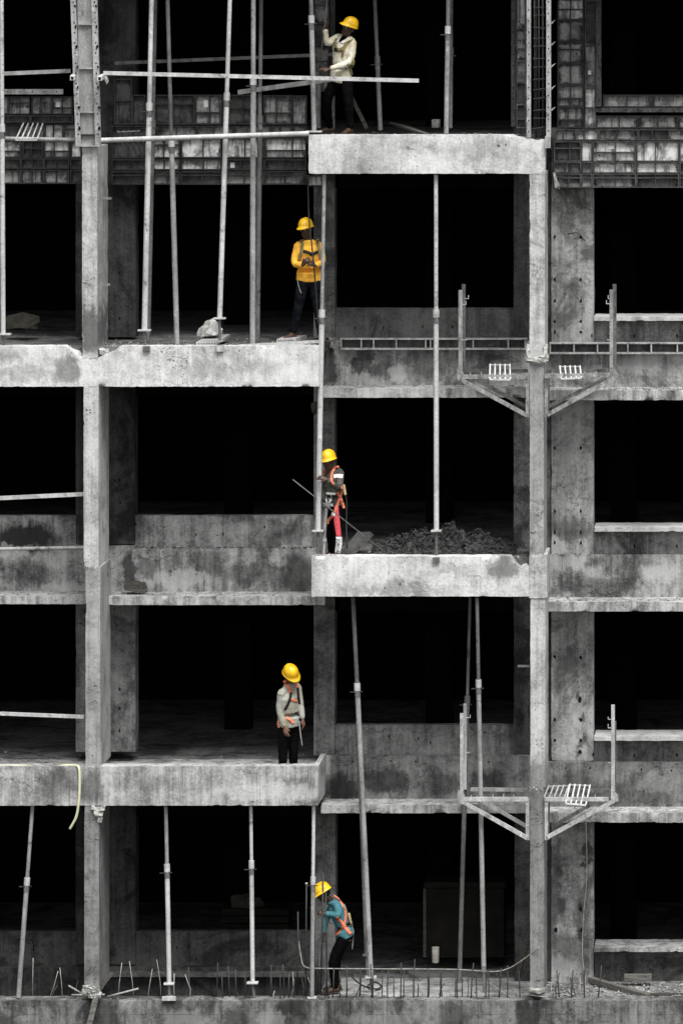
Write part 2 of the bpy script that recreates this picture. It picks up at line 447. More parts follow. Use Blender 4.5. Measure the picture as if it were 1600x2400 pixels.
M['wall_shade'] = concrete('concrete_wall_shade', .022, .085, .5, .3, 1.05, .2, drip=.5, cover=.48)  # pit wall concrete with drips, its shade painted in as near-black
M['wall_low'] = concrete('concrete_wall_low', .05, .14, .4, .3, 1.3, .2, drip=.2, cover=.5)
M['ledge'] = concrete('concrete_ledge', .16, .52, .7, .4, 1.6, .7, drip=.75, cover=.56)
M['sill'] = concrete('concrete_sill', .26, .52, .3, .4, 0, cover=.56)
M['floor'] = concrete('concrete_floor', .05, .20, 0, .4, 0, mottle=1.4, cover=.50)
M['floor_pale'] = concrete('concrete_floor_pale', .15, .44, 0, .3, 0, mottle=1.5, cover=.49)
M['room_shade'] = plain('room_shade_black', (.003, .003, .003), .95, .3, 3, .05)  # concrete inside the rooms, its shade painted as near-black
M['crust'] = plain('mortar_crust', (.44, .44, .42), .95, .5, 25, .1, .6)
M['rubble'] = plain('rubble', (.05, .05, .05), .95, .9, 16, .1, .6)
M['debris'] = plain('debris', (.26, .26, .25), .95, .8, 7, .1, .6)
M['tie'] = plain('tie_hole', (.012, .012, .011), .9, .4, 30, .1)
M['steel_light'] = steel('steel_light', .34, .60, .06, False, .5)
M['steel_light_holes'] = steel('steel_light_perforated', .34, .60, .06, True, .5)
M['steel_mid'] = steel('steel_mid', .17, .36, .1, False)
M['steel_mid_holes'] = steel('steel_mid_perforated', .17, .36, .1, True)
M['steel_dark'] = steel('steel_dark', .06, .16, .12, False)
M['steel_dark_holes'] = steel('steel_dark_perforated', .06, .16, .12, True)
M['steel_plate'] = steel('steel_plate', .3, .6, .05)
M['bracket'] = steel('bracket_steel', .10, .38, .3, False, .6, 1.6)
M['bracket_dark'] = steel('bracket_steel_dark', .04, .17, .22, False, .4, 1.6)
M['bracket_pale'] = steel('bracket_steel_pale', .22, .52, .10, False, .6, 1.6)
M['grate'] = steel('grate_steel', .5, .72, .03, False, .5)
M['grate_dull'] = steel('grate_steel_dull', .3, .5, .03, False, .5)
M['form'] = form_mat('form_plate', .16, .46)
M['form_pale'] = form_mat('form_plate_pale', .22, .42, .14)
M['form_dim'] = form_mat('form_plate_dim', .03, .12)
M['form_bright'] = form_mat('form_plate_bright', .58, .95, .10)
M['form_white'] = form_mat('form_plate_white', .75, .95, .30)
M['form_rim'] = steel('form_rim', .006, .04, .05, False, .8, 2.4)
M['form_rail'] = steel('form_rail', .16, .46, .05, False, .6, 1.3)
M['form_rail_dull'] = steel('form_rail_dull', .014, .11, .05, False, .7, 2.2)
M['rust'] = steel('rusty_steel', .07, .17, .85, False, .2)
M['rebar'] = steel('rebar', .02, .05, .4, False, .1)
M['wire'] = plain('wire', (.3, .29, .27), .6, .4)
M['hose'] = plain('hose', (.62, .62, .43), .55, .12)
M['sack'] = plain('sack', (.38, .38, .37), .55, .7, 9, .4, .5)
M['cloth_dark'] = plain('dark_sheet', (.026, .025, .019), .8, .5, 6)
M['alu'] = steel('aluminium_panel', .26, .48, .04, False, .5)
M['wood'] = plain('timber', (.14, .135, .125), .9, .6, 5, .15, .4, (1, 9, 9))
M['wood_dark'] = plain('timber_dark', (.06, .056, .05), .9, .6, 5, .15, .4, (1, 9, 9))
M['board'] = plain('board', (.007, .0065, .0055), .8, .6, 4, .15)
M['board_grey'] = plain('grey_board', (.055, .055, .055), .9, .4, 5)
M['bucket'] = plain('bucket', (.34, .33, .30), .6, .3)
M['ground'] = plain('ground', (.07, .068, .062), .98, .5, .6, .05)
M['ink'] = plain('paint_mark', (.012, .012, .02), .8, .3)
M['label'] = plain('paper_label', (.72, .72, .72), .8, .15)
def cloth(name, c, dark, sc=9): return plain(name, c, .9, .3, sc, .04, .5, (1, 1, .6), dark)
M['helmet'] = plain('helmet_yellow', (.90, .51, .012), .36, .28, 9, .5, .03)
M['skin'] = plain('skin', (.06, .031, .02), .55, .25, 20, .35)
M['skin_light'] = plain('skin_light', (.17, .09, .06), .55, .25, 20, .35)
M['hair'] = plain('hair', (.006, .005, .004), .6, .3)
M['eye'] = plain('eye_white', (.45, .43, .40), .4, .1)
M['lip'] = plain('lip', (.09, .035, .028), .5, .2)
M['black'] = cloth('black_cloth', (.004, .004, .004), (.002, .002, .002))
M['jeans'] = cloth('dark_jeans', (.010, .012, .015), (.002, .002, .003), 14)
M['shirt_white'] = cloth('white_shirt', (.68, .66, .58), (.42, .37, .24), 6)
M['shirt_yellow'] = cloth('yellow_jersey', (.84, .47, .06), (.70, .33, .05), 6)
M['shirt_grey'] = cloth('charcoal_shirt', (.085, .085, .075), (.045, .045, .04), 6)
M['shirt_pale'] = cloth('pale_grey_shirt', (.38, .39, .37), (.24, .22, .15), 5)
M['shirt_teal'] = cloth('teal_shirt', (.085, .23, .26), (.04, .12, .15), 6)
M['strap_orange'] = plain('orange_strap', (.80, .23, .13), .75, .2, 14)
M['strap_olive'] = plain('olive_strap', (.22, .18, .075), .8, .3, 14)
M['strap_black'] = plain('black_strap', (.01, .01, .01), .7, .3, 14)
M['red'] = plain('red_panel', (.70, .09, .11), .85, .2, 9)
M['white_cloth'] = plain('white_panel', (.75, .75, .75), .85, .1, 9)
M['beige'] = plain('beige_roll', (.42, .36, .20), .8, .3, 14)
M['sole'] = plain('sandal', (.06, .05, .04), .8, .3)

# ------------------------------------------------------------------ ground
bm = bmesh.new()
gz = -3.2
v = [bm.verts.new(q) for q in ((-900, -900, gz), (900, -900, gz), (900, 900, gz), (-900, 900, gz))]
bm.faces.new(v)
tag(obj('ground', bm, M['ground']), kind='structure')

# ------------------------------------------------------------------ the concrete building
B = thing('building', 'unfinished concrete apartment block with open dark floors, beams and columns', 'building', (0, 0, gz))
YB, YU, YC, YW, YL = .26, 1.70, 1.62, 1.5, .92      # beam back, upstand, rear column, lower wall, ledge front
L = {0: -176, 1: 316, 2: 810, 3: 1305, 4: 1795, 5: 2345}
def part(name, bmx, mat, sm=.6): return obj(name, bmx, M[mat], B, sm)
def chipped(spots):
    """sink the upper edge where the photograph shows the concrete broken out: (px centre, half width px, depth px)"""
    def f(p, p2, q):
        for cx, hw, dp, ztop in spots:
            c = P(cx, 0).x
            w = abs(p.x - c) / m(hw)
            zt = P(0, ztop).z
            if w < 1 and p.z > zt - m(44):
                k = (1 - w ** 2.5) * (1 - (zt - p.z) / m(44))
                p2.z -= m(dp) * k * (.8 + .5 * noise.noise(q * 8))
        return p2
    return f
# front edge beams
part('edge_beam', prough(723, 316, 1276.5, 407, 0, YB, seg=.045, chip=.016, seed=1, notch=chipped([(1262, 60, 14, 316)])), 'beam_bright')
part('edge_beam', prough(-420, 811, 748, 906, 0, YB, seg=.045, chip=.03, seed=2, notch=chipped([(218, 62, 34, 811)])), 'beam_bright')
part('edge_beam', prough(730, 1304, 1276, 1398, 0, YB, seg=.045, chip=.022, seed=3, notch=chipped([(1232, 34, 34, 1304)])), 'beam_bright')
part('edge_beam', prough(-420, 1796, 745, 1888, 0, YB, seg=.045, chip=.02, seed=4), 'beam_aged_vignette')
part('return_beam', prough(733, 1796, 745.5, 1888, YB + .003, 1.46, seg=.06, chip=.016, seed=5), 'beam_aged_vignette')
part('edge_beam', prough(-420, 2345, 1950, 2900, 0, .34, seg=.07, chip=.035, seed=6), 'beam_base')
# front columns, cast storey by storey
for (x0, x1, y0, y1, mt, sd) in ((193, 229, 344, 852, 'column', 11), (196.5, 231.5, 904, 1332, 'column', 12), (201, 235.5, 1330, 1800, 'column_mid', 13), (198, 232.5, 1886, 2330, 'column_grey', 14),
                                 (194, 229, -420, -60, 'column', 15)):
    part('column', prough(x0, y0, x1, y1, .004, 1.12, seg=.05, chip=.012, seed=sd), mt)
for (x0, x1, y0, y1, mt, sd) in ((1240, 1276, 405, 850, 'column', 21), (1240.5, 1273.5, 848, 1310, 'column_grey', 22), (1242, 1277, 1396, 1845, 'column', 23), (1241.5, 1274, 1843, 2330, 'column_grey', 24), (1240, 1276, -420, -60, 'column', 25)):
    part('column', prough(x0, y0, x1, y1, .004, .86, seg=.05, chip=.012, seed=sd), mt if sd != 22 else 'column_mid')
part('column', prough(1239, 1300, 1281, 1402, -.012, .9, seg=.04, chip=.02, seed=26), 'column')
# rear columns
for (x0, x1, y0, y1, mt, sd) in ((178, 318, -60, 790, 'rear_deep_shade', 31), (178, 316, 905, 1275, 'rear_deep_shade', 32), (178, 318, 1398, 1762, 'rear_shade', 33), (178, 318, 1890, 2260, 'rear_deep_shade', 34),
                                 (735, 784, 400, 792, 'rear_shade', 35), (735, 784, 905, 1290, 'rear_shade', 36), (735, 784, 1400, 1770, 'rear_shade', 37), (738, 786, 1890, 2330, 'rear_shade', 38),
                                 (1203, 1290, 300, 800, 'rear_deep_shade', 39), (1203, 1290, 905, 1282, 'rear_shade', 40), (1203, 1290, 1398, 1790, 'rear_deep_shade', 41), (1205, 1290, 1890, 2330, 'rear_deep_shade', 42)):
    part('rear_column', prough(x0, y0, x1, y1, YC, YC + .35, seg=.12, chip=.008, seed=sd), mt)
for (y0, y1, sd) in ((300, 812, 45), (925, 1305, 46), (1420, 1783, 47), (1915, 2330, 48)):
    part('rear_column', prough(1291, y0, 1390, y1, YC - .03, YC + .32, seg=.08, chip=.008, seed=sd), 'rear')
# recessed parapet walls, spandrels and ledges: (x0, x1, top of upstand, foot, top of spandrel, foot, ledge top, ledge foot)
def recess(x0, x1, u0, u1, w0, w1, l0, l1, sd, mu='wall', mw='wall', lx0=None, lx1=None, ml='ledge'):
    part('parapet', prough(x0, u0, x1, u1 + 8, YU, YU + .16, seg=.09, chip=.01, seed=sd), mu)
    part('spandrel', prough(x0 - 6, w0, x1 + 6 if x1 < 1200 else 1246, w1 + 14, YW, YU - .003, seg=.08, chip=.014, seed=sd + 1), mw)
    if l0:
        part('ledge', prough(lx0 or x0, l0, lx1 or x1, l1, YL, YU - .006, seg=.05, chip=.018, seed=sd + 2), ml)
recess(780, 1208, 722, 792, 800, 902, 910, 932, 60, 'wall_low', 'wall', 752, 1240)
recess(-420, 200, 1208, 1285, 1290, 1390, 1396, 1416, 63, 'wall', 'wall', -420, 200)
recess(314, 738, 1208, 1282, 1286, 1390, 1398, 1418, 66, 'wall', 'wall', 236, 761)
recess(780, 1208, 1699, 1768, 1772, 1880, 1887, 1906, 69, 'wall_darker', 'wall_darker', 752, 1240)
recess(-420, 740, 2183, 2256, 2268, 2560, None, None, 72, 'wall_shade', 'wall_shade')
for (x0, w0, w1, sd) in ((236, 1280, 1390, 80), (752, 800, 902, 83), (752, 1772, 1880, 86)):
    part('spandrel', prough(x0, w0, x0 + 82 if x0 < 300 else 776, w1 + 14, YW + .012, YU - .003, seg=.08, chip=.014, seed=sd), 'wall')
part('pit_shelf', prough(236, 2280, 735, 2290, YW - .12, YW - .002, seg=.08, chip=.01, seed=88), 'wall_low')
# window bays on the right
for (s0, s1, w0, w1, d0, d1, l0, l1, sd, mt) in ((742, 752, 753, 808, 815, 905, 915, 938, 90, 'wall'), (1236, 1246, 1247, 1298, 1300, 1402, 1411, 1433, 94, 'wall'),
                                                 (1726, 1736, 1737, 1783, 1786, 1896, 1906, 1928, 98, 'wall_darker'), (2221, 2231, 2232, 2330, None, None, None, None, 102, 'wall_low')):
    part('window_sill', prough(1391, s0, 1950, s1, 1.33, 1.98, seg=.05, chip=.02, seed=sd), 'sill' if s0 < 2000 else 'wall')
    part('parapet', prough(1391, w0, 1950, w1 + 6, YC + .02, YC + .2, seg=.09, chip=.01, seed=sd + 1), mt)
    if d0:
        part('spandrel', prough(1280, d0, 1950, d1 + 14, YW, YC - .034, seg=.08, chip=.014, seed=sd + 2), 'wall' if sd < 98 else 'wall_darker')
        part('ledge', prough(1282, l0, 1950, l1, YL, YC - .036, seg=.05, chip=.018, seed=sd + 3), 'ledge')
# floors, ceilings and the rooms behind, their shade painted near-black
def zpx(py): return P(0, py).z
for lv, drop in ((0, .05), (1, .04), (2, .035), (3, .04), (4, .19), (5, .04)):
    zt = zpx(L[lv]) - drop
    bmx = bmesh.new()
    box(bmx, (P(-420, 0).x, 1.9, zt - .16), (P(1950, 0).x, 8.0, zt))
    part('floor_slab', bmx, 'floor', None)
def balcony(x0, x1, lv, drop, ya=YB + .003, th=.14):
    a = rough_box((P(x0, 0).x, ya, zpx(L[lv]) - drop - th), (P(x1, 0).x, 1.898, zpx(L[lv]) - drop), seg=.07, amp=.012, chip=.0, seed=lv * 5 + x0 * .01)
    part('balcony_slab', a, 'floor')
balcony(723, 1240, 1, .045); balcony(-420, 745, 2, .04); balcony(730, 1240, 3, .045); balcony(-420, 732, 4, .195); balcony(737, 1950, 5, .045, .343)
for q_ in [x for x in B.children if x.name.startswith('balcony_slab')]:
    if q_.name in ('balcony_slab.003', 'balcony_slab.004'): q_.data.materials[0] = M['floor_pale']
balcony(-420, 1950, 0, .05)
part('edge_beam', prough(-420, -180, 1950, -90, 0, YB, seg=.2, chip=.02, seed=7), 'beam_aged_vignette')
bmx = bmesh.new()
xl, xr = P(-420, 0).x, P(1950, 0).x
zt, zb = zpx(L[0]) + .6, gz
box(bmx, (xl - .2, 8.0, zb), (xr + .2, 8.2, zt)); part('back_wall', bmx, 'room_shade', None)
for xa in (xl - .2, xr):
    bmx = bmesh.new(); box(bmx, (xa, .3, zb), (xa + .2, 7.998, zt)); part('end_light_stop', bmx, 'room_shade', None)  # unseen side walls added to stop light leaking in
bmx = bmesh.new(); box(bmx, (xl, YB + .01, zt), (xr, 8.2, zt + .2)); part('roof_slab', bmx, 'room_shade', None)
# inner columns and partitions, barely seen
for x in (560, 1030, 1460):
    bmx = bmesh.new(); a = P(x, 0, 5); box(bmx, (a.x - .2, 4.8, zb + .01), (a.x + .2, 5.2, zt - .01)); part('inner_column', bmx, 'room_shade', None)
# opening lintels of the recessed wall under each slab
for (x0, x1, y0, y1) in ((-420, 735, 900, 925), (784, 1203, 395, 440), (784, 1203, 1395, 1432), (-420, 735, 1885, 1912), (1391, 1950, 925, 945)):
    bmx = bmesh.new(); pbox(bmx, x0, y0, x1, y1, YU + .01, YU + .2); part('lintel', bmx, 'room_shade', None)
# form tie holes with rust stains round them, cut as shallow cones
def tie(px, py, y, r=5, long=1.3):
    r *= .72
    bmx = bmesh.new()
    c = P(px, py, y)
    rn = random.Random(int(px * 7 + py))
    n = 9
    ring = [bmx.verts.new(c + Vector((math.cos(i * 6.283 / n) * m(r) * rn.uniform(.6, 1.05), -.004, math.sin(i * 6.283 / n) * m(r) * long * rn.uniform(.6, 1.15)))) for i in range(n)]
    core = bmx.verts.new(c + Vector((0, -.012, 0)))
    for i in range(n): bmx.faces.new((ring[i], ring[(i + 1) % n], core))
    part('tie_plug', bmx, 'tie', None)
for x in (1299, 1360):
    for y in (555, 655, 705, 753, 778): tie(x, y, YC - .03)
    for y in (1050, 1198, 1247, 1272): tie(x, y, YC - .03, 4, 2)
    for y in (1540, 1687, 1735): tie(x, y, YC - .03, 5.5)
tie(1358, 1640, YC - .03, 8); tie(1358, 1762, YC - .03, 7); tie(1360, 2130, YC - .03, 7); tie(1362, 2180, YC - .03, 7); tie(1302, 2180, YC - .03, 7)
for x in (1485, 1585): 
    for y in (787, 1280, 1770): tie(x, y, YC + .02, 3.5, 2.2)
tie(1386, 787, YC - .03, 4, 2); tie(1389, 1768, YC - .03, 4, 2)
for (x, y) in ((815, 858), (967, 858), (1131, 858), (1505, 868), (1340, 1365), (1505, 1365), (460, 1346), (692, 1346), (56, 1343), (146, 1343), (820, 1832), (980, 1834), (1108, 1836), (1507, 1854)): tie(x, y, YW, 2.6, 1)
for (x, y) in ((826, 1785), (915, 1783), (974, 1785), (1145, 1785), (1325, 1800), (1382, 1800), (1502, 1803), (1572, 1806)): tie(x, y, YW, 3.5, 1.1)
for (x, y) in ((832, 768), (898, 768), (990, 766), (1060, 766), (460, 1252), (523, 1252), (620, 1235), (912, 1726), (1008, 1740), (1096, 1738), (980, 1730), (80, 2218), (80, 2225), (415, 2220), (515, 2225), (612, 2215), (652, 2218)): tie(x, y, YU, 3, 2.2)
for (x, y) in ((282, 1125), (282, 1178), (282, 1250), (318, 1228), (281, 1615), (281, 1660), (281, 1712), (281, 640), (281, 745)): tie(x, y, YC, 4, 1.8)
# broken concrete crusts on the columns
def crust(x0, y0, x1, y1, y, n, seed, rr=(4, 9), mat='crust', name='mortar_crust'):
    rn = random.Random(seed)
    bmx = bmesh.new()
    for i in range(n):
        c = P(rn.uniform(x0, x1), rn.uniform(y0, y1), y + rn.uniform(-.05, .03))
        chunk(bmx, c, m(rn.uniform(*rr)), rn, .9)
    bmesh.ops.delete(bmx, geom=[q for q in bmx.verts if not q.link_faces], context='VERTS')
    o = part(name, bmx, mat, None)
    o['kind'] = 'stuff'
def clump(pts, seed, amp=.03, mat='crust', name='mortar_crust'):
    """broken lump of spilled mortar: convex hull, subdivided and torn by noise"""
    bmx = bmesh.new()
    q = [bmx.verts.new(P(*w)) for w in pts]
    bmesh.ops.convex_hull(bmx, input=q)
    bmesh.ops.delete(bmx, geom=[w for w in bmx.verts if not w.link_faces], context='VERTS')
    bmesh.ops.subdivide_edges(bmx, edges=bmx.edges[:], cuts=4, use_grid_fill=True)
    bmesh.ops.triangulate(bmx, faces=bmx.faces[:])
    for w in bmx.verts:
        c = w.co * 9 + Vector((seed, 0, 0))
        w.co += Vector((noise.noise(c), noise.noise(c + Vector((9, 0, 0))), noise.noise(c + Vector((0, 9, 0))))) * amp
        c = w.co * 30
        w.co += Vector((noise.noise(c), noise.noise(c + Vector((9, 0, 0))), noise.noise(c + Vector((0, 9, 0))))) * amp * .45
    part(name, bmx, mat, .4)
def around(x0, x1, y0, y1, Y0, Y1): return [(x, y, Y) for x in (x0, x1) for y in (y0, y1) for Y in (Y0, Y1)]
clump(around(1233, 1242, 808, 842, -.02, .2), 1, .03); clump(around(1275, 1283, 806, 840, -.02, .3), 2, .03); clump(around(1237, 1279, 834, 849, -.05, .08), 3, .035); clump(around(1246, 1274, 846, 853, -.03, .05), 4, .03)
clump(around(1232, 1243, 834, 848, -.03, .1), 14, .03); clump(around(1273, 1284, 832, 846, -.03, .1), 15, .03)
clump(around(214, 246, 1889, 1900, -.05, .06), 5, .04); clump(around(222, 240, 1898, 1914, -.05, .02), 6, .04); clump(around(228, 238, 1910, 1928, -.03, .02), 7, .025)
clump(around(191, 236, 2312, 2330, -.06, .1), 8, .05); clump(around(206, 232, 2322, 2340, -.08, .02), 9, .04); clump(around(1239, 1276, 2316, 2328, -.05, .06), 10, .025)
clump(around(236, 256, 818, 832, .02, .16), 11, .04); clump(around(1222, 1240, 1325, 1338, .02, .16), 12, .035); clump(around(772, 786, 792, 816, YW - .08, YW - .01), 13, .03, 'debris')
crust(735, 1300, 800, 1306, .1, 40, 13, (1.5, 4)); crust(184, 1796, 240, 1800, .05, 40, 15, (1.5, 4)); crust(196, 1325, 236, 1330, 0, 16, 12, (1.5, 3), 'debris'); crust(1240, 1846, 1274, 1853, -.01, 10, 11, (1.5, 3))
crust(0, 809, 180, 812, .1, 60, 21, (1, 3)); crust(260, 809, 745, 812, .1, 120, 22, (1, 3.2)); crust(250, 1794, 740, 1797, .08, 120, 23, (1, 2.6)); crust(740, 1303, 1215, 1306, .12, 120, 24, (1, 2.6)); crust(725, 314, 1215, 317, .12, 90, 25, (1, 2.2)); crust(0, 2341, 1600, 2346, .1, 340, 26, (1, 3.4), 'debris')
# starter bars standing in the lowest slab edge
def rod(name, pts, r, mat, parent=None, loc=None, n=6):
    bmx = bmesh.new(); tube(bmx, pts, r, n)
    return obj(name, bmx, mat, parent, 3.2, loc)
rn = random.Random(5)
for (xb, xt, yt, yy) in ((811, 811, 2262, .2), (841, 842, 2262, .25), (870, 872, 2258, .2), (908, 909, 2262, .15), (938, 940, 2260, .2), (969, 971, 2258, .2), (1002, 1003, 2258, .2), (1036, 1037, 2262, .25), (1071, 1073, 2262, .2),
                         (1103, 1106, 2262, .2), (1137, 1137, 2262, .25), (1167, 1170, 2265, .2), (1310, 1306, 2262, .25), (1338, 1338, 2262, .2), (1369, 1371, 2262, .2), (1399, 1412, 2266, .2), (540, 539, 2258, .25), (638, 637, 2256, .25),
                         (666, 664, 2258, .2), (691, 693, 2280, .2), (770, 771, 2285, .15), (779, 780, 2270, .2), (277, 290, 2265, .3), (315, 300, 2258, .3), (345, 354, 2258, .3), (147, 142, 2265, .3), (112, 140, 2268, .3),
                         (379, 365, 2258, .3), (445, 445, 2268, .3), (504, 507, 2258, .3), (78, 78, 2248, .3), (410, 411, 2290, .25)):
    xt += rn.uniform(-4, 4); yt += rn.uniform(-10, 14)
    rod('starter_bar', [P(xb, 2352, yy), P((xb + xt) / 2 + rn.uniform(-2.5, 2.5), (2352 + yt) / 2, yy), P(xt, yt, yy)], m(1.5 if xb > 400 else .9), M['rebar'] if xb > 440 else M['wire'], B)
for xb in range(520, 1225, 27):
    xq = xb + rn.uniform(-7, 7); yt = rn.uniform(2258, 2285); yy = rn.uniform(.12, .3)
    rod('starter_bar', [P(xq, 2352, yy), P(xq + rn.uniform(-3, 3), yt, yy)], m(1.3), M['rebar'], B)
for i in range(20):
    xb = rn.choice((rn.uniform(440, 740), rn.uniform(780, 1230), rn.uniform(1285, 1420), rn.uniform(20, 180)))
    yy = rn.uniform(.1, .33); xt = xb + rn.uniform(-22, 22); yt = rn.uniform(2275, 2330); kx = rn.uniform(-8, 8)
    rod('starter_bar', [P(xb, 2352, yy), P((xb + xt) / 2 + kx, (2352 + yt) / 2, yy + .05), P(xt, yt, yy + .1)], m(rn.uniform(.8, 1.5)), M[rn.choice(('rebar', 'rebar', 'wire'))] if xb > 440 else M['rebar'], B)
# hooked bars left in the slab and in the column
rod('bent_bar', [P(126, 1790, .15), P(160, 1791, .15), P(169, 1794, .15), P(171, 1800, .15)], m(1.6), M['wire'], B)
rod('bent_bar', [P(1330, 548, YC - .06), P(1350, 545, YC - .1), P(1361, 555 - 2, YC - .03), P(1370, 565, YC - .08)], m(1.3), M['rebar'], B)
for (x0, x1, y, yy) in ((1212, 1240, 1561, .5), (233, 262, 465, .5), (236, 258, 667, .6)):
    bmx = bmesh.new(); bar(bmx, P(x0, y, yy), P(x1, y, yy), m(5), .02); part('form_tie_strip', bmx, 'steel_mid', None)

# loose debris lying on the ledges, balconies and slabs
def scatter(x0, x1, ypx, ya, yb, n, rr, seed, zref=None):
    rnx = random.Random(seed)
    out = []
    zz = P(0, ypx, zref if zref is not None else ya).z
    for i in range(n):
        y = rnx.uniform(ya, yb)
        k = (D + y) / D
        x = CX + ((rnx.uniform(x0, x1) - 800) / S - CX) * k
        r = m(rnx.uniform(*rr)) * rnx.uniform(.4, 1)
        out.append((Vector((x, y, zz + r * .3)), r))
    return out
chunks('debris', M['debris'], scatter(752, 1238, 909.5, YL + .1, YW - .04, 300, (1, 4.5), 1), 11, 'crumbled mortar along the narrow ledge left of the bright right column, upper storey')
chunks('debris', M['debris'], scatter(1284, 1620, 914.5, YL + .05, YW - .04, 220, (1, 4.5), 2), 12, 'crumbled mortar along the ledge under the upper window on the right')
chunks('debris', M['debris'], scatter(262, 758, 1397.5, YL + .06, YW - .04, 260, (1, 4.5), 3), 13, 'crumbled mortar on the ledge right of the left column')
chunks('debris', M['debris'], scatter(-20, 196, 1395.5, YL + .06, YW - .04, 90, (1, 4), 4), 14, 'crumbled mortar on the ledge at the far left edge')
chunks('debris', M['debris'], scatter(1284, 1620, 1410.5, YL + .06, YW - .04, 200, (1, 5), 5), 15, 'crumbled mortar along the ledge under the middle window on the right')
chunks('debris', M['debris'], scatter(752, 1238, 1886.5, YL + .06, YW - .04, 220, (1, 4.5), 6), 16, 'crumbled mortar along the lower middle ledge behind the leaning props')
chunks('debris', M['debris'], scatter(1284, 1620, 1905.5, YL + .06, YW - .04, 220, (1, 4.5), 7), 17, 'crumbled mortar along the ledge under the lower window on the right')
chunks('debris', M['debris'], scatter(1284, 1640, 2352, .35, 1.5, 900, (1, 7), 8, 0), 18, 'broken rubble and chips covering the bottom right slab')
chunks('debris', M['debris'], scatter(240, 740, 817, .3, 3.2, 220, (1, 5), 9, 0), 19, 'scattered rubble on the balcony floor around the yellow clad worker')
chunks('debris', M['debris'], scatter(-20, 190, 817, .3, 3.2, 90, (1, 5), 10, 0), 20, 'scattered rubble on the balcony floor at the upper left')
chunks('debris', M['debris'], scatter(780, 1235, 323, .3, 2.6, 160, (1, 5), 21, 0), 21, 'scattered rubble on the topmost slab')
chunks('debris', M['debris'], scatter(785, 1205, 795, YW + .01, YU - .02, 130, (1, 4), 22), 22, 'mortar crumbs along the top of the channel behind the long prop')
chunks('debris', M['debris'], scatter(-20, 730, 1828, .3, 2.5, 120, (1, 5), 23, 0), 23, 'dark scraps on the lower left floor behind the upstand')

chunks('debris', M['debris'], scatter(790, 1235, 2351.5, .4, 3.0, 160, (1, 4.5), 31, 0), 31, 'chips and grit scattered over the pale bottom slab in the middle bay')
chunks('debris', M['debris'], scatter(740, 1235, 1311.5, .3, 2.2, 260, (1, 5), 32, 0), 32, 'chips of concrete spread round the rubble heap on the middle balcony')
chunks('debris', M['debris'], scatter(240, 740, 816.5, .3, 1.2, 300, (1.5, 6), 33, 0), 33, 'coarse chips just behind the edge of the upper left balcony')
chunks('debris', M['debris'], scatter(-20, 200, 1828, .5, 2.5, 90, (2, 7), 34, 0), 34, 'dark lumps on the lower floor left of the left column')
chunks('debris', M['rubble'], scatter(320, 735, 1287, YW + .01, YU - .02, 260, (1.5, 5), 41), 41, 'dark crumbs along the step of the recessed wall right of the left column')
chunks('debris', M['rubble'], scatter(1286, 1620, 1301, YW + .01, YC, 180, (1, 4), 42), 42, 'dark crumbs along the wall step under the middle right window sill')
chunks('debris', M['rubble'], scatter(790, 1236, 1773, YW + .01, YU - .02, 160, (1, 4), 43), 43, 'dark crumbs along the wall step behind the lower bracket')
chunks('debris', M['rubble'], scatter(760, 1236, 909.5, YL + .25, YW - .02, 200, (1.5, 6), 44), 44, 'dark soil at the back of the ledge behind the upper bracket')
# ------------------------------------------------------------------ steel form panels
RP = random.Random(3)
def panel(parent, x0, y0, x1, y1, Y, vr=(), hr=(), rim='form_rim', t=3.0, plate='form', dep=.06, hole=False, label=None):
    """one framed form panel: plate as the part, its rim and ribs as a sub-part"""
    if x1 - x0 > 44 and not vr: vr = ((x0 + x1) / 2 + RP.uniform(-6, 6),)
    if y1 - y0 > 34 and not hr and RP.random() < .4: hr = (y0 + (y1 - y0) * RP.choice((.35, .5, .62)),)
    if plate == 'form': plate = RP.choice(('form', 'form', 'form_pale', 'form_dim', 'form_bright'))
    bmx = bmesh.new()
    pbox(bmx, x0 + .6, y0 + .6, x1 - .6, y1 - .6, Y + dep, Y + dep + .012)
    o = obj('form_panel', bmx, M[plate], parent)
    bmx = bmesh.new()
    pbox(bmx, x0, y0, x1, y0 + t, Y, Y + dep - .001); pbox(bmx, x0, y1 - t, x1, y1, Y, Y + dep - .001)
    pbox(bmx, x0, y0 + t, x0 + t, y1 - t, Y, Y + dep - .001); pbox(bmx, x1 - t, y0 + t, x1, y1 - t, Y, Y + dep - .001)
    for v_ in vr: pbox(bmx, v_ - t * .4, y0 + t, v_ + t * .4, y1 - t, Y + .012, Y + dep - .001)
    for h_ in hr: pbox(bmx, x0 + t, h_ - t * .5, x1 - t, h_ + t * .5, Y + .006, Y + dep - .001)
    for q in range(int((x1 - x0) * (y1 - y0) / 420)):
        c = P(RP.choice((x0 + t, x1 - t, RP.uniform(x0, x1))), RP.choice((y1 - t, y0 + t, RP.uniform(y0, y1))), Y + dep * .6)
        chunk(bmx, c, m(RP.uniform(1.2, 3)), RP, 1.2)
    bmesh.ops.delete(bmx, geom=[q for q in bmx.verts if not q.link_faces], context='VERTS')
    obj('rim', bmx, M[rim], o)
    if label: o['label'] = label
    return o
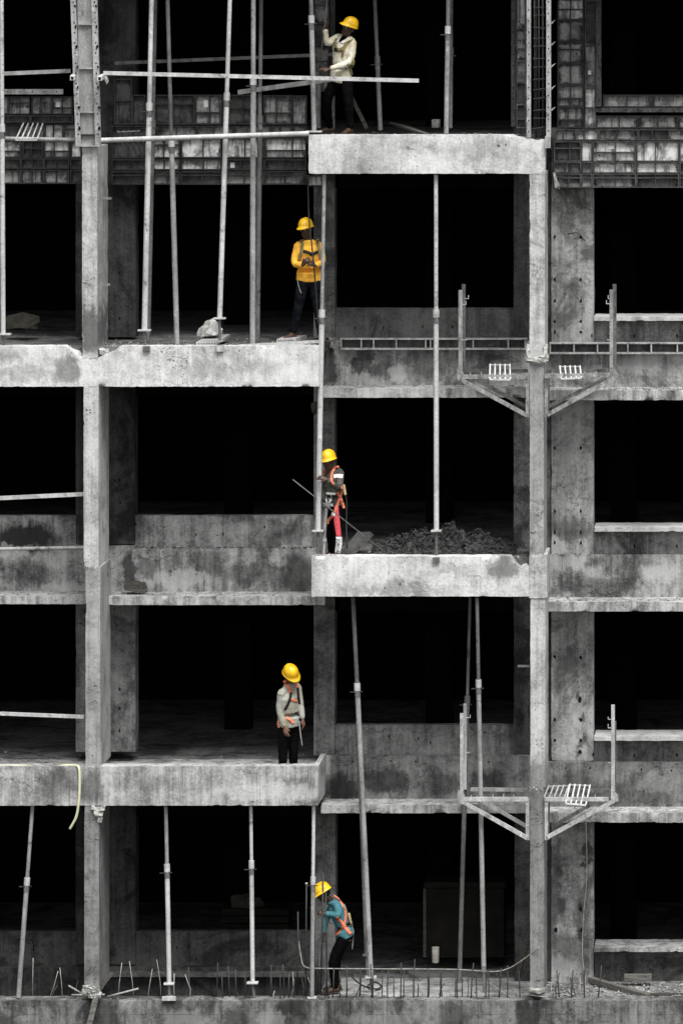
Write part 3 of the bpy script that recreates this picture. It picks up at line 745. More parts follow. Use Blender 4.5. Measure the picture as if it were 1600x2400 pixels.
def rail(parent, x0, y0, x1, y1, Y, mat='form_rail', name='rail', dep=.06, pitch=26):
    """steel angle rail with punched holes"""
    bmx = bmesh.new(); pbox(bmx, x0, y0, x1, y1, Y, Y + dep)
    o = obj(name, bmx, M[mat], parent)
    bmx = bmesh.new()
    vert = abs(y1 - y0) > abs(x1 - x0)
    n = int((abs(y1 - y0) if vert else abs(x1 - x0)) / pitch)
    for i in range(n):
        s = (i + .5) / n
        c = P((x0 + x1) / 2 if vert else x0 + (x1 - x0) * s, y0 + (y1 - y0) * s if vert else (y0 + y1) / 2, Y)
        tube(bmx, [c + Vector((0, -.003, 0)), c + Vector((0, .01, 0))], m(1.7), 7)
    tag(obj('bolt_holes', bmx, M['tie'], o), kind='stuff')
    return o
FY = 1.32
f1 = thing('formwork', 'dirty steel beam formwork with pencilled letters at the upper left edge', 'formwork', P(90, 432, FY))
rail(f1, 5, 209, 148, 221, FY - .06, pitch=24)
for (x0, x1) in ((-90, -40), (-40, 20), (20, 71), (74, 122), (122, 170)): panel(f1, x0, 226, x1, 268, FY, (), (), t=2, plate='form_pale')
panel(f1, -60, 270, 72, 288, FY, plate='form_dim'); panel(f1, 72, 270, 172, 288, FY, plate='form_dim')
for (x0, x1) in ((-60, 52), (52, 104), (104, 149), (149, 190)): panel(f1, x0, 290, x1, 327, FY + .05)
for (x0, x1, vr, hr) in ((-60, 51, (), ()), (53, 101, (), (348,)), (103, 164, (127,), ()), (166, 192, (), ())): panel(f1, x0, 329, x1, 370, FY, vr, hr, plate='form_bright' if x0 < 0 or x0 == 103 else 'form')
for (x0, x1) in ((-60, 50), (50, 103), (103, 163), (165, 192)): panel(f1, x0, 371, x1, 396, FY, plate='form_dim'); panel(f1, x0, 398, x1, 431, FY)
f2 = thing('formwork', 'wide grimy steel beam formwork behind the leaning props, drips on its plates', 'formwork', P(490, 432, FY))
for (x0, x1, y0, vr, hr) in ((268, 310, 185, (), (236,)), (310, 341, 222, (), ()), (357, 456, 222, (), (244,)), (457, 520, 222, (), (264,)), (522, 614, 222, (), (254,)), (617, 684, 223, (), (265,)), (685, 719, 224, (), ())): panel(f2, x0, y0, x1, 292, FY, vr, hr, plate='form_dim' if x0 < 350 else 'form')
for (x0, x1) in ((262, 366), (368, 461), (462, 547), (548, 636), (637, 683), (684, 719)): panel(f2, x0, 295, x1, 321, FY, t=2.4)
for (x0, x1, v_) in ((262, 356, 300), (358, 422, 384), (424, 519, 476), (521, 619, 574), (620, 718, 685)): 
    panel(f2, x0, 323, x1, 371, FY, (v_,), plate='form_bright' if x0 > 350 else 'form_dim'); panel(f2, x0, 373, x1, 399, FY, plate='form_dim' if x0 < 350 or x0 > 520 else 'form_bright'); panel(f2, x0, 401, x1, 433, FY, (), (411,), plate='form_dim' if x0 < 350 else 'form')
panel(f2, 720, 411, 758, 437, FY)
f3 = thing('formwork', 'tall stack of ribbed steel formwork panels at the upper right corner', 'formwork', P(1450, 442, FY))
panel(f3, 1411, 222, 1529, 252, FY, (), ()); panel(f3, 1530, 222, 1700, 252, FY, plate='form_pale')
rail(f3, 1395, 253, 1700, 263, FY - .04, 'form_rail_dull', pitch=26)
for (x0, x1, v_) in ((1395, 1494, 1450), (1495, 1588, 1541), (1589, 1700, 1640)): panel(f3, x0, 271, x1, 301, FY, (v_,), (), 'form_rim')
for (x0, x1, vr) in ((1300, 1348, ()), (1349, 1402, ()), (1403, 1494, ()), (1495, 1567, (1527,)), (1568, 1700, ())): panel(f3, x0, 303, x1, 329, FY, vr, t=2.4, rim='form_rail_dull')
for (x0, x1, vr, hr) in ((1297, 1360, (1334,), ()), (1361, 1387, (), ()), (1388, 1489, (1441,), (357,)), (1490, 1590, (1535,), ()), (1591, 1700, (), ())):
    o = panel(f3, x0, 331, x1, 379, FY, vr, hr, rim='form_rail_dull', t=2.6, plate='form_dim' if x0 < 1300 else 'form_white' if x0 > 1480 else 'form_bright' if x0 > 1380 else 'form')
    panel(f3, x0, 380, x1, 406, FY, vr if x0 > 1380 else (), (), rim='form_rail_dull', t=2.4); panel(f3, x0, 407, x1, 440, FY, vr if x0 > 1380 else (), (417,), rim='form_rail_dull', t=2.4)
f4 = thing('column_form', 'pale steel column form clamped round the top of the left column', 'formwork', P(206, 345, -.1))
bmx = bmesh.new(); bar(bmx, P(199, -120, -.02), P(207, 343, -.02), m(38), .02, (0, 1, 0)); obj('form_panel', bmx, M['steel_mid'], f4)
for (xt, xb, w) in ((171, 185, 12), (222, 231, 13)):
    bmx = bmesh.new(); bar(bmx, P(xt - 3, -120, -.06), P(xb, 343, -.06), m(w), .08); o = obj('rail', bmx, M['form_rail'], f4)
    bmx = bmesh.new()
    for i in range(14):
        s = i / 14
        c = P(xt - 3 + (xb - xt + 3) * (.27 + s * .72), -120 + 463 * (.27 + s * .72), -.1)
        tube(bmx, [c + Vector((0, -.004, 0)), c + Vector((0, .01, 0))], m(1.8), 7)
        if i % 2 == 0: chunk(bmx, c + Vector((m(4), -.01, -m(9))), m(4), random.Random(i), 1.4)
    bmesh.ops.delete(bmx, geom=[q for q in bmx.verts if not q.link_faces], context='VERTS')
    tag(obj('wedge_clips', bmx, M['tie'], o), kind='stuff')
for (y, mt) in ((-46, 'form_rail'), (57, 'form_rail'), (160, 'form_rail'), (263, 'form_rail'), (316, 'form_rim'), (342, 'form_rail')):
    bmx = bmesh.new(); xx = 199 + 8 * (y + 120) / 463; bar(bmx, P(xx - 17, y, -.05), P(xx + 17, y, -.05), m(3.2), .06); obj('rib', bmx, M[mt], f4)
f5 = thing('column_form', 'narrow steel column form left of the reinforcing cage on the right column', 'formwork', P(1220, 322, .6))
rail(f5, 1197, -120, 1207, 297, .9, 'form_rail_dull'); rail(f5, 1233, -120, 1243, 322, .0, 'form_rail')
for (a, b) in ((-120, 67), (67, 143), (143, 193), (193, 245), (245, 300)): panel(f5, 1209, a, 1231, b, .7, t=2.4, rim='form_rail_dull')
f6 = thing('column_form', 'tall ribbed steel column form right of the reinforcing cage', 'formwork', P(1340, 347, 1.2))
rail(f6, 1279, -120, 1290, 320, .0, 'form_rail'); 
bmx = bmesh.new(); pbox(bmx, 1276, 320, 1289, 347, -.06, .02); obj('end_plate', bmx, M['form_rail'], f6)
for y in (50, 101, 152, 204, 254):
    bmx = bmesh.new(); vv = [bmx.verts.new(P(*q)) for q in ((1291, y + 6, .03), (1301, y - 4, .4), (1291, y + 1, .4), (1291, y + 7, .0), (1301, y - 3, .42), (1291, y + 3, .4))]
    bmesh.ops.convex_hull(bmx, input=vv); obj('gusset', bmx, M['form_rail'], f6)
for (a, b) in ((-120, -54), (-54, -3), (-3, 47), (47, 98), (98, 149), (149, 199), (199, 250), (250, 300)): panel(f6, 1305, a, 1367, b, FY, (1336,) if b < 260 else (), t=3, rim='form_rim')
for (a, b) in ((-120, 2), (2, 104), (104, 205), (205, 300)): panel(f6, 1369, a, 1395, b, FY - .02, t=2.4, rim='form_rail_dull')
rail(f6, 1396, -120, 1408, 250, FY - .1, 'form_rail_dull')
# small rectangles of paper tape left on the plates
for (x, y, w, h, yy, fw, lb) in ((478, 243, 10, 17, FY + .055, f2, 'white paper label on the dark formwork behind the second prop'), (1424, 345, 14, 9, FY + .055, f3, 'white paper label on the right formwork'), (1377, 170, 7, 10, FY + .03, f6, 'white paper label high on the ribbed column form'),
                              (132, 245, 10, 12, FY + .055, f1, 'white paper label beside the pencilled letters'), (540, 387, 10, 12, FY + .055, f2, 'white paper label low on the grimy formwork')):
    bmx = bmesh.new(); pbox(bmx, x, y - h / 2, x + w, y + h / 2, yy - .004, yy + .003); obj('paper_label', bmx, M['label'], fw)
def lettering(text, size, mat, parent, place, name='lettering'):
    cu = bpy.data.curves.new('txt', 'FONT')
    cu.body = text; cu.size = size; cu.resolution_u = 3
    o = bpy.data.objects.new('txt', cu)
    COL.objects.link(o)
    bpy.context.view_layer.update()
    me = bpy.data.meshes.new_from_object(o.evaluated_get(bpy.context.evaluated_depsgraph_get()))
    bpy.data.objects.remove(o); bpy.data.curves.remove(cu)
    bmx = bmesh.new(); bmx.from_mesh(me); bpy.data.meshes.remove(me)
    bmesh.ops.subdivide_edges(bmx, edges=[e for e in bmx.edges if e.calc_length() > size * .2], cuts=2)
    for q in bmx.verts: q.co = place(q.co.x, q.co.y)
    return obj(name, bmx, mat, parent)
lettering('T RB', 22, M['ink'], f1, lambda u, v_: P(99 + u, 255 - v_, FY + .052))
lettering('7', 20, M['ink'], f1, lambda u, v_: P(24 + u, 255 - v_, FY + .052))
lettering('TR', 16, M['ink'], f5, lambda u, v_: P(1213 + u, 104 - v_, .752))
# channels bolted to the recessed wall
for (x0, x1, y0, y1, ribs, lb) in ((797, 1234, 793, 820, (846, 875, 928, 997, 1008, 1108, 1190, 1230), 'long steel channel of open boxes bolted to the wall behind the long centre prop'),
                                   (1286, 1700, 803, 830, (1344, 1399, 1470, 1525, 1586, 1640), 'long steel channel of open boxes below the upper right window sill')):
    o = thing('form_channel', lb, 'steel channel', P((x0 + x1) / 2, y1, YW - .13))
    bmx = bmesh.new(); pbox(bmx, x0, y0 + 2, x1, y1 - 2, YW - .022, YW - .008); obj('web', bmx, M['form_rail_dull'], o)
    for (a, b) in ((y0, y0 + 3.4), (y1 - 4, y1)):
        bmx = bmesh.new(); pbox(bmx, x0, a, x1, b, YW - .14, YW - .006); obj('flange', bmx, M['form_rail'], o)
    for r_ in (x0 + 2,) + ribs:
        bmx = bmesh.new(); pbox(bmx, r_ - 1.6, y0 + 3.6, r_ + 1.6, y1 - 4.2, YW - .135, YW - .024); obj('stiffener', bmx, M['form_rail'], o)

# reinforcing cage over the right column
cg = thing('rebar_cage', 'dark reinforcing cage standing between the two forms of the right column', 'rebar cage', P(1258, 330, .3))
for (x, yy) in ((1252, .08), (1262, .06), (1272, .08), (1256, .6), (1270, .6)): rod('bar', [P(x - 2, -120, yy), P(x, 100, yy), P(x, 334, yy)], m(1.7), M['rebar'], cg)
rn = random.Random(9)
for i in range(18):
    y = -80 + i * 24 + rn.uniform(-4, 4)
    bmx = bmesh.new(); q = [P(1249, y, .05), P(1275, y + rn.uniform(-4, 4), .05), P(1275, y, .63), P(1249, y + rn.uniform(-3, 3), .63), P(1249, y, .05)]
    for a, b in zip(q, q[1:]): tube(bmx, [a, b], m(1.1), 5)
    obj('stirrup', bmx, M['rebar'], cg)

# ------------------------------------------------------------------ adjustable props
def prop(label, top, bot, Y, collar=None, shade='steel_mid', up_shade=None, rl=5.8, ru=4.8, plate=None, foot=None, block=None, Yt=None, head=False, pin=True, group='adjustable steel props', flip=False):
    """telescopic prop: outer tube below, perforated inner tube above, threaded collar with pin, plate, screw leg"""
    Yt = Y if Yt is None else Yt
    A, Bp = P(*bot, Y), P(*top, Yt)
    d = (Bp - A).normalized()
    ft = P(*foot, Y) if foot else A
    o = thing('steel_prop', label, 'prop', ft, group)
    mt = M[shade]; mu = M[(up_shade or shade) + '_holes']
    def at(py):
        s = (bot[1] - py) / (bot[1] - top[1])
        return A.lerp(Bp, s)
    # shared frame so that the holes of the tube face the street
    def tb(name, a, b, r, mat, n=14):
        bmx = bmesh.new(); tube(bmx, [a, b], r, n)
        return obj(name, bmx, mat, o, .7)
    if collar:
        c = at(collar)
        r1, r2 = (rl, ru) if not flip else (ru, rl)
        tb('outer_tube', A, c, m(r1), mt)
        tb('inner_tube', c, Bp, m(r2), mu)
        tb('collar', c - d * m(9), c + d * m(9), m(max(r1, r2) + 1.3), M['steel_plate'] if shade != 'steel_dark' else mt)
        tb('collar_nut', c - d * m(24), c - d * m(11), m(max(r1, r2) + .8), M['rust'])
        if pin:
            bmx = bmesh.new(); tube(bmx, [c - d * m(12) + Vector((-m(17), -.02, 0)), c - d * m(12) + Vector((m(12), -.02, m(1)))], m(1.3), 6); obj('pin', bmx, M['rebar'], o)
    else:
        tb('outer_tube', A, Bp, m(rl), mt)
    if plate:
        bmx = bmesh.new(); bar(bmx, A - Vector((m(plate), 0, 0)), A + Vector((m(plate), 0, 0)), m(3.2), .13); obj('base_plate', bmx, M['steel_plate'] if shade != 'steel_dark' else mt, o)
    if foot:
        tb('screw_leg', ft, A - d * m(2.4), m(3.6), M['rust'])
        if plate: 
            bmx = bmesh.new(); bar(bmx, ft - Vector((m(8), 0, -m(1))), ft + Vector((m(8), 0, m(1))), m(2.4), .12); obj('foot_plate', bmx, M['steel_mid'], o)
    if block:
        bmx = bmesh.new(); x, y = block[:2]; pbox(bmx, x - block[2], y - block[3], x + block[2], y + block[3], -.05, -.002); obj('foot_block', bmx, M[block[4]], o)
    return o
FR = .13
prop('pale prop cut by the left edge of the picture, foot on the upper balcony', (4, -70), (8, 783), FR, 300, 'steel_light', plate=18, foot=(8, 812), rl=5.8, ru=5)
prop('tall pale prop with rusty foot block, right of the left column form', (357, -70), (339, 774), FR, 250, 'steel_light', plate=15, foot=(341, 812), block=(343, 818, 8, 6.5, 'rust'), rl=6.6, ru=5.4)
prop('dim prop standing close behind the tall pale prop with rusty foot', (366, -70), (347, 800), .8, 290, 'steel_dark', 'steel_dark', rl=6, ru=5)
prop('slender dark topped prop leaning to the right, second from the left column', (391, -70), (415, 806), .35, 335, 'steel_mid', 'steel_dark', rl=6.2, ru=4.8)
prop('brightest leaning prop, its foot beside the white sack', (541, -70), (515, 746), FR, 226, 'steel_light', plate=14, foot=(515, 800), rl=6, ru=5, block=(516, 817, 8, 7, 'steel_plate'))
prop('thick grey prop standing right of the white sack', (594, -70), (592, 806), .2, 190, 'steel_mid', 'steel_mid', rl=6.6, ru=5.4)
prop('dim prop half hidden behind the thick grey prop near the sack', (613, -70), (603, 800), .75, 280, 'steel_dark', rl=6, ru=4.8)
prop('prop on the corner of the topmost beam, left of the worker in the white shirt', (727, -70), (736, 308), .13, 45, 'steel_mid', 'steel_dark', rl=5.8, ru=5, plate=18)
prop('dim prop standing inside the top floor right of the white shirted worker', (875, -70), (891, 305), 1.0, 140, 'steel_dark', 'steel_dark', rl=5.6, ru=4.6)
prop('upright grey prop on the topmost beam, rightmost of the top floor', (1051, -70), (1045, 313), .15, 70, 'steel_mid', 'steel_dark', rl=5.6, ru=4.8)
prop('dim prop directly behind the upright prop of the top floor', (1058, -70), (1055, 300), .9, 120, 'steel_dark', rl=4.8, ru=4)
prop('double height prop passing the beam ends beside the striped pink harness worker', (760, 409), (745, 1244), .12, 735, 'steel_light', 'steel_mid', rl=6.4, ru=4.4, plate=13, foot=(744, 1303))
prop('double height prop in the middle bay with rusty block on the beam', (1021, 409), (1022, 1244), .12, 734, 'steel_light', 'steel_light', rl=6, ru=4.8, plate=12, foot=(1022, 1304), block=(1021, 1313, 8, 6, 'rust'))
prop('prop leaning left in the lowest storey, left of the left column', (77, 1889), (44, 2338), .14, 2066, 'steel_mid', 'steel_mid', rl=5.6, ru=4.4)
prop('prop in the lowest storey just right of the left column, pale block under it', (389, 1889), (397, 2305), .13, 2034, 'steel_light', 'steel_mid', rl=5.6, ru=4.4, plate=12, foot=(397, 2336), block=(396, 2341, 16, 4.5, 'steel_plate'))
prop('prop in the lowest storey under the right part of the lower left beam', (588, 1889), (592, 2303), .13, 2026, 'steel_light', 'steel_light', rl=5.2, ru=4, plate=13, foot=(596, 2342))
prop('prop touching the helmet of the stooping worker in teal', (735, 1889), (731, 2338), .13, 2064, 'steel_mid', 'steel_light', rl=4.9, ru=4.2, plate=10)
prop('long prop leaning from the middle beam to the bottom slab, right of the teal shirt', (827, 1400), (869, 2290), .35, 1610, 'steel_mid', 'steel_dark', rl=6, ru=5, plate=13, foot=(870, 2322))
prop('thinner prop alongside the long leaning prop right of the teal shirt', (837, 1640), (858, 2238), .8, 1700, 'steel_dark', 'steel_dark', rl=4.6, ru=3.8, plate=8, foot=(862, 2300), pin=False)
prop('dim leaning prop passing behind the lower left bracket, foot leftmost', (1101, 1400), (1076, 2300), .85, 1640, 'steel_dark', 'steel_dark', rl=5.4, ru=3.6, plate=9)
prop('nearly upright prop passing in front of the lower left bracket', (1117, 1400), (1133, 2278), .1, 1602, 'steel_mid', 'steel_dark', rl=5.6, ru=4.2, foot=(1134, 2326))

# ------------------------------------------------------------------ horizontal tubes and hollow bars
def hbar(label, p, q, w, mat, Ya, Yb=None, round_=False, group=None):
    a, b = P(*p, Ya), P(*q, Ya if Yb is None else Yb)
    bmx = bmesh.new()
    if round_: tube(bmx, [a, b], m(w / 2), 14)
    else: bar(bmx, a, b, m(w), m(w) * .9)
    nm = 'scaffold_tube' if round_ else 'hollow_bar'
    o = obj(nm, bmx, M[mat], None, .7, a)
    return tag(o, label, 'tube' if round_ else 'bar', group)
hbar('bright square bar crossing in front of the top floor, ends free at the right', (243, 171), (981, 189), 9, 'steel_light', -.05)
hbar('grey square bar at the left edge meeting the left column form', (-30, 174), (166, 166), 9, 'steel_mid', .3)
hbar('dim square bar rising to the right behind the bright top bar', (560, 216), (788, 184), 11, 'steel_mid', .9, .05)
hbar('dark square bar deep in the top floor behind the white shirted worker', (270, 148), (788, 127), 8, 'steel_dark', 1.2)
hbar('round scaffold tube fixed from the left column to the corner of the topmost beam', (236, 329), (724, 313), 12, 'steel_light', -.02, None, True)
hbar('round scaffold tube at the upper left edge carrying the slatted grate', (-30, 324), (181, 328), 10, 'steel_mid', .2, None, True)
hbar('bright square bar across the dark opening left of the left column, upper of two', (-30, 1169), (198, 1158), 9, 'steel_light', .3)
hbar('round tube along the wall foot left of the left column', (-30, 1287), (200, 1283), 8, 'steel_light', 1.2, None, True)
hbar('bright square bar across the dark opening left of the left column, lower of two', (-30, 1671), (198, 1680), 8, 'steel_light', .3)
for (x, y, lb) in ((234, 184, 'stub of white square bar pointing outward right of the left column form'), (170, 183, 'stub of white square bar pointing outward left of the left column form')):
    a, b = P(x, y, -.55), P(x + 9 if x > 200 else x + 5, y - 6, .35)
    bmx = bmesh.new(); bar(bmx, a, b, m(10), m(10), (0, 0, 1))
    o = thing('hollow_bar', lb, 'bar', a)
    obj('tube', bmx, M['grate'], o)
    bmx = bmesh.new(); c = a + Vector((0, -.003, 0)); box(bmx, c - Vector((m(3.3), .001, m(3.3))), c + Vector((m(3.3), .001, m(3.3)))); obj('bore', bmx, M['tie'], o)

# ------------------------------------------------------------------ cantilever brackets and slatted grates
def bracket(label, pfx, mat, mat_b, plate_x, py, gus, hooks=()):
    """pfx: post front, post back, arm front, arm back, diagonal front, diagonal back - each ((x,y),(x,y),w)"""
    o = thing('platform_bracket', label, 'bracket', P(plate_x, py[1], 0))
    for nm, (a, b, w), Y, mt in (('post', pfx[0], -.02, mat), ('post', pfx[1], .82, mat_b), ('arm', pfx[2], -.03, mat), ('arm', pfx[3], .80, mat_b), ('brace', pfx[4], -.035, mat), ('brace', pfx[5], .81, mat_b)):
        bmx = bmesh.new(); bar(bmx, P(*a, Y), P(*b, Y), m(w), .055)
        obj(nm, bmx, M[mt], o)
    for Y, mt in ((-.04, mat), (.78, mat_b)):
        dx = 0 if Y < .1 else (6 if plate_x < 1250 else 4)
        bmx = bmesh.new(); pbox(bmx, plate_x - 4 + dx, py[0], plate_x + 4 + dx, py[1], Y, Y + .08); obj('wall_plate', bmx, M[mt], o)
    bmx = bmesh.new(); q = []
    for Y in (-.045, .015):
        for (x, y) in gus: q.append(bmx.verts.new(P(x, y, Y)))
    bmesh.ops.convex_hull(bmx, input=q); obj('gusset', bmx, M[mat], o)
    bmx = bmesh.new(); q = []
    ax, ay = pfx[4][0]
    for Y in (-.06, .02):
        for (x, y) in ((ax - 7, ay - 26), (ax + 9, ay - 14), (ax + 10, ay + 2), (ax - 3, ay + 5), (ax - 8, ay - 6)): q.append(bmx.verts.new(P(x, y, Y)))
    bmesh.ops.convex_hull(bmx, input=q); obj('corner_plate', bmx, M[mat], o)
    # cross bar joining both frames at the outer end
    bmx = bmesh.new(); bar(bmx, P(ax, ay - 8, 0), P(ax + (5 if plate_x < 1250 else 1), ay - 22, .8), m(5), .03); obj('tie_bar', bmx, M[mat_b], o)
    for (x, y, dx, dy) in hooks:
        bmx = bmesh.new(); tube(bmx, [P(x, y, -.03), P(x + dx, y, -.05), P(x + dx, y - dy, -.05)], m(1.2), 6); obj('hook', bmx, M['bracket_pale'], o)
    rn = random.Random(int(plate_x + py[0]))
    for i in range(5):
        x = pfx[2][0][0] + (pfx[2][1][0] - pfx[2][0][0]) * (i + .7) / 6
        bmx = bmesh.new(); tube(bmx, [P(x, pfx[2][0][1] - 3, -.03), P(x + rn.uniform(-1, 2), pfx[2][0][1] - rn.uniform(8, 13), -.02)], m(.9), 5); obj('peg', bmx, M['bracket_pale'], o)
    return o
bracket('rusty cantilever bracket on the left of the right column, upper pair', [((1078.5, 680), (1078.5, 886), 9), ((1086, 666), (1086, 872), 8.5), ((1084, 883), (1236, 883), 9.5), ((1094, 869), (1236, 869), 8), ((1077, 888), (1235, 974), 9), ((1112, 888), (1232, 953), 8)],
        'bracket', 'bracket_dark', 1235, (880, 978), ((1220, 879), (1238, 879), (1238, 897), (1232, 897)), ((1090, 700, 7, 8), (1084, 714, 7, 8), (1083, 797, 10, 2)))
bracket('rusty cantilever bracket on the right of the right column, upper pair', [((1431.5, 679), (1431.5, 886), 8), ((1439, 666), (1439, 876), 9), ((1275, 882), (1428, 878), 9.5), ((1275, 870), (1425, 868), 8), ((1438, 886), (1282, 972), 9), ((1420, 886), (1284, 953), 8)],
        'bracket', 'bracket_dark', 1279, (880, 978), ((1291, 879), (1275, 879), (1275, 897), (1281, 897)), ((1428, 700, -4, 8), (1428, 712, -8, 8), (1428, 797, -6, 2)))
bracket('whitish cantilever bracket with rusty arm on the left of the right column, lower pair', [((1081.5, 1672), (1081.5, 1868), 7.5), ((1089.5, 1649), (1089.5, 1850), 7.5), ((1086, 1873), (1236, 1873), 9.5), ((1102, 1850), (1236, 1851), 8), ((1079, 1876), (1235, 1964), 9), ((1114, 1868), (1232, 1936), 8)],
        'bracket_pale', 'bracket_pale', 1235, (1873, 1969), ((1222, 1869), (1238, 1869), (1238, 1888), (1232, 1888)), ((1093, 1682, 8, 7), (1085, 1712, 6, 3), (1093, 1764, 7, 2)))
bracket('whitish cantilever bracket carrying two grates right of the right column, lower pair', [((1435.5, 1652), (1435.5, 1876), 8), ((1440, 1690), (1440, 1866), 6), ((1275, 1873), (1425, 1873), 9), ((1275, 1853), (1430, 1853), 8), ((1438, 1876), (1282, 1962), 9), ((1400, 1876), (1292, 1938), 8)],
        'bracket_pale', 'bracket_dark', 1279, (1873, 1969), ((1291, 1869), (1275, 1869), (1275, 1888), (1281, 1888)), ((1432, 1686, -8, 6), (1432, 1706, -8, 9), (1432, 1788, -8, 2)))
def grate(label, tl, tr, bl, br, Yt, Yb, n=5, mat='grate', ends=(True, True)):
    """slats from the far edge to the near edge with a bar at the edges"""
    A, Bq, C, E = P(*tl, Yt), P(*tr, Yt), P(*bl, Yb), P(*br, Yb)
    o = thing('slatted_grate', label, 'grate', C)
    for i in range(n):
        s = i / (n - 1)
        bmx = bmesh.new(); bar(bmx, A.lerp(Bq, s), C.lerp(E, s), m(3.1), .02); obj('slat', bmx, M[mat], o)
    off = Vector((0, -.012, -.006))
    if ends[0]:
        bmx = bmesh.new(); bar(bmx, A + off, Bq + off, m(2.6), .02); obj('edge_bar', bmx, M['grate_dull'] if mat == 'grate' else M[mat], o)
    if ends[1]:
        bmx = bmesh.new(); bar(bmx, C + off, E + off, m(3.4), .03); obj('edge_bar', bmx, M[mat], o)
    return o
grate('white slatted grate on the upper bracket left of the right column', (1148, 854), (1194, 854), (1147, 888), (1195, 889), .35, -.09)
grate('white slatted grate on the upper bracket right of the right column', (1311, 858), (1358, 858), (1314, 887), (1361, 885), .35, -.09)
grate('white slatted grate with open slat ends beside the right column, lower bracket', (1285, 1842), (1333, 1840), (1275, 1868), (1322, 1868), .7, -.05, 5, 'grate_dull', (True, False))
grate('bright slatted grate lying over another grate on the lower right bracket', (1335, 1838), (1382, 1840), (1325, 1882), (1372, 1886), .4, -.13)
grate('slatted grate hooked on the tube at the upper left edge', (56, 289), (101, 290), (38, 327), (88, 327), .9, .1, 5, 'grate_dull', (False, True))
grate('dark slatted grate hanging below the tube right of the left column form', (277, 308), (326, 306), (296, 366), (346, 366), .1, .5, 5, 'bracket_dark', (True, False))

# ------------------------------------------------------------------ loose things on the slabs
rod('hose', curve_pts([P(-30, 1797, .1), P(40, 1795, .1), P(110, 1797, .12), P(160, 1794, .1), P(180, 1795, 0), P(186, 1803, -.05), P(187, 1840, -.06), P(185, 1880, -.06), P(179, 1915, -.05), P(164, 1943, -.03)]), m(3), M['hose'], None, P(180, 1796, 0), 10)
tag(bpy.data.objects['hose'], 'pale yellow hose hanging over the lower left beam', 'hose')
def crumple(name, label, cat, pts, mat, seed, sub=2, amp=.03):
    """bag or sheet: convex hull of a few points, subdivided and crumpled"""
    bmx = bmesh.new()
    q = [bmx.verts.new(P(*p)) for p in pts]
    bmesh.ops.convex_hull(bmx, input=q)
    bmesh.ops.delete(bmx, geom=[w for w in bmx.verts if not w.link_faces], context='VERTS')
    bmesh.ops.subdivide_edges(bmx, edges=bmx.edges[:], cuts=sub + 1, use_grid_fill=True)
    bmesh.ops.triangulate(bmx, faces=bmx.faces[:])
    bmx.normal_update()
    for w in bmx.verts:
        s = w.co * 6 + Vector((seed, 0, 0))
        w.co += Vector((noise.noise(s), noise.noise(s + Vector((9, 0, 0))), noise.noise(s + Vector((0, 9, 0))))) * amp + w.normal * (abs(noise.noise(w.co * 11)) - .25) * amp
    return tag(obj(name, bmx, M[mat], None, .5, P(*pts[0])), label, cat)
crumple('sack', 'crumpled white plastic sack behind the brightest leaning prop', 'sack', [(461, 790, .7), (463, 772, .7), (482, 752, .75), (499, 747, .8), (501, 770, .7), (523, 770, .75), (525, 780, .8), (500, 786, .6), (480, 785, 1.0), (515, 786, 1.0), (485, 765, 1.0)], 'sack', 3, 2, .035)
crumple('plastic_sheet', 'dark crumpled sheet on the balcony floor at the upper left', 'sheet', [(14, 772, 1.6), (20, 742, 1.7), (50, 750, 1.6), (86, 735, 1.8), (92, 742, 1.8), (84, 772, 1.6), (60, 770, 1.4), (40, 774, 2.0)], 'cloth_dark', 8, 2, .05)
crumple('rag', 'whitish rag caught at the lower left corner of the right formwork', 'rag', [(1293, 404, 1.1), (1300, 402, 1.15), (1296, 420, 1.05), (1303, 425, 1.1), (1310, 438, 1.1), (1300, 444, 1.05), (1308, 446, 1.12), (1298, 440, 1.15)], 'sack', 5, 2, .02)
crumple('rag', 'scrap of plastic caught beside the stub bar on the left column form', 'rag', [(243, 178, .2), (250, 176, .2), (255, 190, .22), (249, 200, .2), (246, 192, .18), (252, 184, .26)], 'sack', 6, 2, .02)
crumple('rag', 'dirty rag hanging at the column beside the double height prop, under the upper left beam', 'rag', [(730, 945, 1.4), (746, 940, 1.4), (748, 962, 1.4), (735, 975, 1.38), (730, 962, 1.35), (740, 958, 1.5)], 'cloth_dark', 7, 2, .02)
crumple('sack', 'ragged dirty sack on the ledge right of the left column', 'sack', [(288, 1384, 1.2), (296, 1366, 1.3), (318, 1362, 1.3), (340, 1368, 1.25), (343, 1385, 1.2), (310, 1388, 1.1), (325, 1380, 1.45)], 'wood_dark', 4, 2, .05)
def slab_panel(label, pts_front, pts_back, th, Yf, Yb, mat='alu', holes=True):
    """light form panel lying on the floor: front edge, back edge (pixels), thickness in pixels"""
    a, b = P(*pts_front[0], Yf), P(*pts_front[1], Yf)
    c, e = P(*pts_back[0], Yb), P(*pts_back[1], Yb)
    o = thing('loose_form_panel', label, 'panel', (a + b) / 2)
    dn = Vector((0, 0, -m(th)))
    bmx = bmesh.new(); q = [bmx.verts.new(w + k) for k in (Vector(), dn) for w in (a, b, e, c)]
    for f in ((0, 1, 2, 3), (7, 6, 5, 4), (4, 5, 1, 0), (5, 6, 2, 1), (6, 7, 3, 2), (7, 4, 0, 3)): bmx.faces.new([q[i] for i in f])
    bmesh.ops.recalc_face_normals(bmx, faces=bmx.faces)
    obj('panel', bmx, M[mat], o)
    if holes:
        bmx = bmesh.new()
        for i in range(7):
            w = a.lerp(b, .12 + .76 * i / 6) + dn * .5
            tube(bmx, [w + Vector((0, -.006, 0)), w + Vector((0, .004, 0))], m(1.4), 7)
        tag(obj('edge_holes', bmx, M['tie'], o), kind='stuff')
    return o
